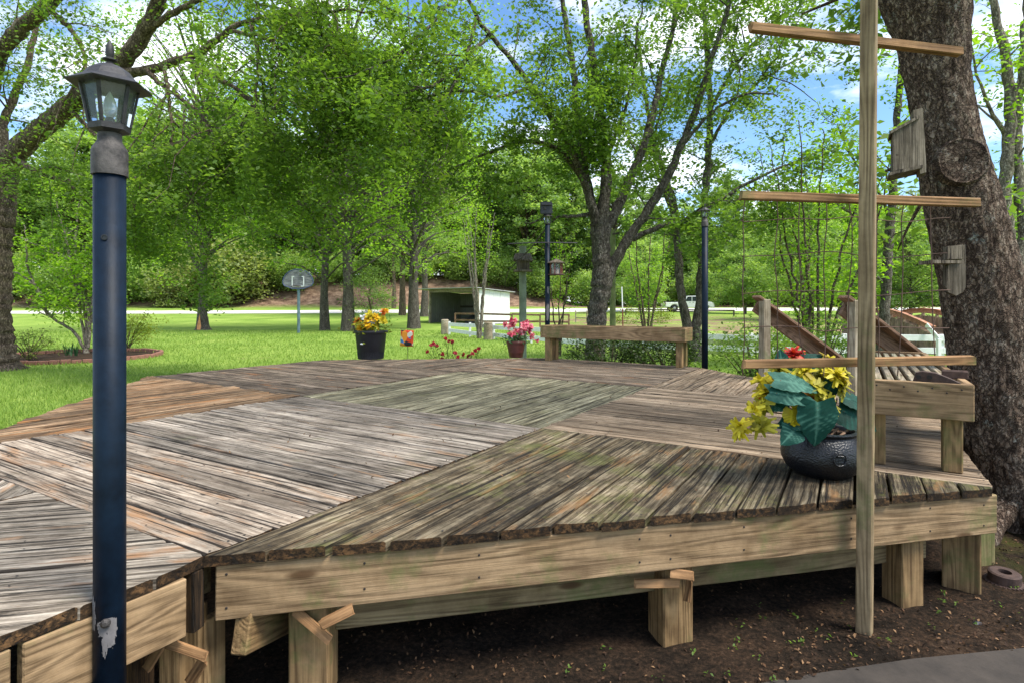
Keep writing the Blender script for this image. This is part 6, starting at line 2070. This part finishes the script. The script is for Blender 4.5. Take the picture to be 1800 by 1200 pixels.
NB = 40
for side in (-1, 1):
    for i in range(NB):
        s0 = (i + .5) / NB
        c_ = b0 + bd_ * (bl * s0) + bs_ * (side * .75)
        lumber('side_plank', c_ + Vector((0, 0, arch(s0) - .38)), c_ + Vector((0, 0, arch(s0) + .42)), bl / NB * .93, .022, P_plank, fb, up=bs_, bev=0)
    for i in range(8):
        s0, s1 = i / 8, (i + 1) / 8
        p0 = b0 + bd_ * (bl * s0) + bs_ * (side * .75) + Vector((0, 0, arch(s0) + .60)); p1 = b0 + bd_ * (bl * s1) + bs_ * (side * .75) + Vector((0, 0, arch(s1) + .60))
        lumber('hand_rail', p0, p1, .05, .15, P_orange, fb)
        lumber('rail_cap', p0 + Vector((0, 0, .095)), p1 + Vector((0, 0, .095)), .13, .035, P_orange, fb)
        lumber('rail_post', p0 + Vector((0, 0, -1.0)), p0 + Vector((0, 0, -.08)), .09, .09, P_plank, fb, up=bs_)
for i in range(NB):
    s0 = (i + .5) / NB
    c_ = b0 + bd_ * (bl * s0) + Vector((0, 0, arch(s0)))
    lumber('walk_plank', c_ - bs_ * .73, c_ + bs_ * .73, bl / NB * .92, .04, P_plank, fb, bev=0)

# parked pickup truck on the road
TRZ = 68.0
tx = gx(1208, TRZ)
tz = gz(tx, TRZ) + .05
tr = thing('pickup_truck', 'white pickup truck parked on the far gravel road', 'truck', (tx, TRZ, tz))
M_tw = plain('white_car_paint', (.78, .79, .80), .3, 0, .04, 2)
M_tg = plain('tinted_glass', (.03, .04, .05), .1, 0, .2, 2)
M_ty = plain('tyre_rubber', (.02, .02, .02), .85, 0, .3, 12)
M_rim = plain('alloy', (.45, .46, .48), .3, .7, .2, 6)
hw = .95
outl = [(-2.75, .55), (-2.78, 1.05), (-.75, 1.08), (-.62, 1.12), (-.30, 1.78), (.85, 1.80), (1.55, 1.18), (2.55, 1.08), (2.80, .90), (2.82, .50), (2.25, .45), (2.2, .62), (1.95, .82), (1.6, .82), (1.35, .62), (1.3, .45), (-1.25, .45), (-1.3, .62), (-1.55, .82), (-1.9, .82), (-2.15, .62), (-2.2, .48)]
bm = bmesh.new()
vs = [bm.verts.new((tx + a, TRZ - hw, tz + b_)) for a, b_ in outl]
f_ = bm.faces.new(vs)
r_ = bmesh.ops.extrude_face_region(bm, geom=[f_])
for v_ in [g for g in r_['geom'] if isinstance(g, bmesh.types.BMVert)]: v_.co.y += 2 * hw
bmesh.ops.recalc_face_normals(bm, faces=bm.faces[:])
bmesh.ops.bevel(bm, geom=bm.edges[:], offset=.05, segments=2, affect='EDGES', clamp_overlap=True)
bmesh.ops.triangulate(bm, faces=[f for f in bm.faces if len(f.verts) > 4])
me = bpy.data.meshes.new('body'); bm.to_mesh(me); bm.free()
body = new_obj('body', me, M_tw, tr)
for q in ([(-.50, 1.18), (-.22, 1.70), (.22, 1.71), (.22, 1.18)], [(.30, 1.18), (.30, 1.71), (.80, 1.71), (1.32, 1.18)]):
    board_box('side_window', [(tx + a, TRZ - hw - .008, tz + b_) for a, b_ in q], (0, .02, 0), M_tg, body)
for a in (-.05, .32):
    lumber('door_handle', (tx + a, TRZ - hw - .012, tz + 1.05), (tx + a + .16, TRZ - hw - .012, tz + 1.05), .02, .035, M_ty, body)
lumber('bumper', (tx + 2.84, TRZ - .9, tz + .55), (tx + 2.84, TRZ + .9, tz + .55), .10, .22, M_rim, tr)
lumber('bumper', (tx - 2.80, TRZ - .9, tz + .55), (tx - 2.80, TRZ + .9, tz + .55), .10, .20, M_rim, tr)
lumber('tail_light', (tx - 2.74, TRZ - hw - .01, tz + .78), (tx - 2.74, TRZ - hw - .01, tz + 1.0), .06, .06, M_redw, tr, up=(0, 1, 0))
for a in (-1.72, 1.78):
    for s_ in (-1, 1):
        Rw = Matrix.Translation((tx + a, TRZ + s_ * (hw - .1), tz + .39)) @ Matrix.Rotation(math.radians(90), 4, 'X')
        V, Fc = lathe([(.25, -.12), (.36, -.12), (.39, -.08), (.39, .08), (.36, .12), (.25, .12)], 22)
        w_ = mesh_obj('wheel', V, Fc, M_ty, tr, Rw, True)
        V, Fc = lathe([(.26, -.1), (.26, .1), (.1, .13), (.05, .13)], 14); mesh_obj('rim', V, Fc, M_rim, w_, Rw)

# ------------------------------------------------------------------ small iron things
ih = thing('iron_coupler', 'rusty pierced iron coupler lying on the bench slats', 'iron part', at(1640, 662, 3.45))
zi = BT - .012
c0 = at(1604, 660, 3.17); c0.z = zi
hd = (at(1682, 664, 3.06) - at(1604, 660, 3.17)); hd.z = 0; hd = hd.normalized(); hp_ = Vector((-hd.y, hd.x, 0))
prof2 = [(0, 0.008), (.015, .058), (.045, .066), (.10, .060), (.155, .038), (.205, .014), (.212, .0), (.14, .0), (.022, .0)]
board_box('hook_body', [c0 + hd * a + Vector((0, 0, b_)) - hp_ * .03 for a, b_ in prof2], hp_ * .06, M_rust, ih)
V, Fc = lathe([(.012, 0), (.012, .004)], 14)
for a, b_ in ((.028, .036), (.075, .038)):
    Rm = Matrix((hd, Vector((0, 0, 1)), -hp_)).transposed().to_4x4(); Rm.translation = c0 + hd * a + Vector((0, 0, b_)) - hp_ * .031
    mesh_obj('bolt_hole', V, Fc, M_nail, ih, Rm)
ib = thing('iron_channel', 'short rusty iron channel behind the coupler on the bench', 'iron part', at(1672, 655, 3.6))
c1 = at(1655, 655, 3.33); c1.z = zi + .03
lumber('channel_web', c1, c1 + hd * .12, .06, .012, M_rust, ib)
for s_ in (-1, 1): lumber('flange', c1 + hp_ * (.031 * s_), c1 + hd * .12 + hp_ * (.031 * s_), .010, .045, M_rust, ib)
gw = thing('rusty_gear', 'rusty gear wheel with hub lying on the soil by the big trunk', 'gear', at(1765, 1030, 3.08))
gc = Vector((gx(1765, 3.06), 3.06, .028))
V, Fc = [], []
nt_ = 28
for z_ in (0, .018):
    for i in range(nt_ * 4):
        a = 2 * math.pi * i / (nt_ * 4); r0 = .088 if i % 4 in (0, 1) else .078
        V.append((r0 * math.cos(a), r0 * math.sin(a), z_))
N4 = nt_ * 4
Fc = [tuple(reversed(range(N4))), tuple(range(N4, 2 * N4))] + [(i, (i + 1) % N4, N4 + (i + 1) % N4, N4 + i) for i in range(N4)]
TG = Matrix.Translation(gc) @ Matrix.Rotation(.06, 4, 'X')
mesh_obj('toothed_plate', V, Fc, M_rust, gw, TG)
V, Fc = lathe([(.070, .018), (.070, .062), (.062, .068), (.030, .068), (.028, .02)], 32)
mesh_obj('hub', V, Fc, M_rust, gw, TG, False)
hs = tube('hose_stub', [at(1712, 1112, 2.66) + Vector((0, 0, .02)), at(1718, 1096, 2.68) + Vector((0, 0, .0)), at(1735, 1108, 2.68) + Vector((0, 0, .0))], [.014, .015, .011], M_black, None, 10, .01)
tag(hs, 'short black hose stub on the soil near the slab', 'hose')

# ------------------------------------------------------------------ ground cover
rng = np.random.default_rng(404)
# grass blades on the lawn
N = 150000
z = 6.5 + 27 * rng.uniform(0, 1, N) ** 1.9
px = rng.uniform(-40, 1840, N)
x = (px - 900) / F * z; y = z
ok = ~((x > -4.4) & (y < 9.2)) & ~((x > 3.0) & (y > 17.0))
ex = ((x - ecx) / (ea_ - .1)) ** 2 + ((y - ecy) / (eb_ - .1)) ** 2
ok &= ex > 1
in_deck = (np.abs((x - dp(1.5, .5).x)) < 3.6) & (y < 9.6) & (y > 0) & (x > -3.4)
ok &= ~in_deck
x, y = x[ok], y[ok]; N = len(x)
g = terr(x, y)
a = rng.uniform(0, 6.283, N); hgt = rng.uniform(.025, .07, N) * (1 + y / 40); w = rng.uniform(.003, .006, N) * (1 + y / 14)
lean = rng.normal(0, .45, (N, 2)) * hgt[:, None]
p0 = np.stack([x - w * np.cos(a), y - w * np.sin(a), g - .005], -1); p1 = np.stack([x + w * np.cos(a), y + w * np.sin(a), g - .005], -1)
p2 = np.stack([x + lean[:, 0], y + lean[:, 1], g + hgt], -1)
V = np.stack([p0, p1, p2], 1).reshape(-1, 3)
L_grass = leafmat('grass_blade', (.11, .185, .03), (.195, .305, .05), (.35, .43, .10), .35, .7)
o = np_mesh('grass', V, np.arange(N * 3).reshape(N, 3), L_grass, None, np.repeat(np.clip(rng.normal(.5, .22, N), 0, 1), 3))
tag(o, 'short mown grass blades of the lawn', 'grass', kind='stuff')
# dry leaf litter on the soil
N = 16000
x = rng.uniform(-1.2, 4.4, N); y = rng.uniform(1.6, 4.2, N)
dens = np.array([noise.noise((a_ * 1.4, b_ * 1.4, 2.0)) for a_, b_ in zip(x, y)]) + .6 * smooth(.4, -.2, y - (1.99 + .264 * (x + 1.045)) + .25)
kp = dens > rng.uniform(-.5, .45, N); x, y = x[kp], y[kp]; N = len(x)
hh = soil_h(x, y) + .012
o = leaf_obj('leaf_litter', np.stack([x, y, hh], -1), rng.uniform(.006, .024, N), L_litter, None, rng, rng.uniform(0, 1, N) ** 1.8, .35, .5, kind='stuff')
tag(o, 'dry brown leaf crumbs strewn over the soil', 'leaf litter')
N = 46
x = rng.uniform(.2, 3.2, N); y = 1.93 + .264 * (x + 1.045) + rng.normal(.05, .16, N)
hh = soil_h(x, y)
c3 = np.repeat(np.stack([x, y, hh + .022], -1), 4, axis=0) + rng.normal(0, .011, (N * 4, 3)) * np.array([1, 1, .5])
o = leaf_obj('seedlings', c3, rng.uniform(.009, .022, N * 4), L_oak, None, rng, kind='stuff'); tag(o, 'tiny green weed seedlings sprouting in the soil', 'seedlings')
# crumbs and leaves lying on the deck
N = 420
x = rng.uniform(-2.5, 3.2, N); y = rng.uniform(2.4, 9, N)
uu = ((x - E0.x) * ud.x + (y - E0.y) * ud.y) / SS + 1; vv = ((x - E0.x) * vd.x + (y - E0.y) * vd.y) / SS + 1
kp = (uu > .05) & (uu < 2.9) & (vv > -.9) & (vv < 1.9) & (vv - uu < .9) & (uu + vv < 3.9) & (uu - vv < 2.9) & (uu + vv > .1)
x, y = x[kp], y[kp]
o = leaf_obj('deck_litter', np.stack([x, y, CZ - H - .014 * x + .006], -1), rng.uniform(.008, .03, len(x)), L_litter, None, rng, rng.uniform(0, 1, len(x)), .12, .45, kind='stuff')
tag(o, 'dry leaf crumbs scattered on the deck boards', 'leaf litter')
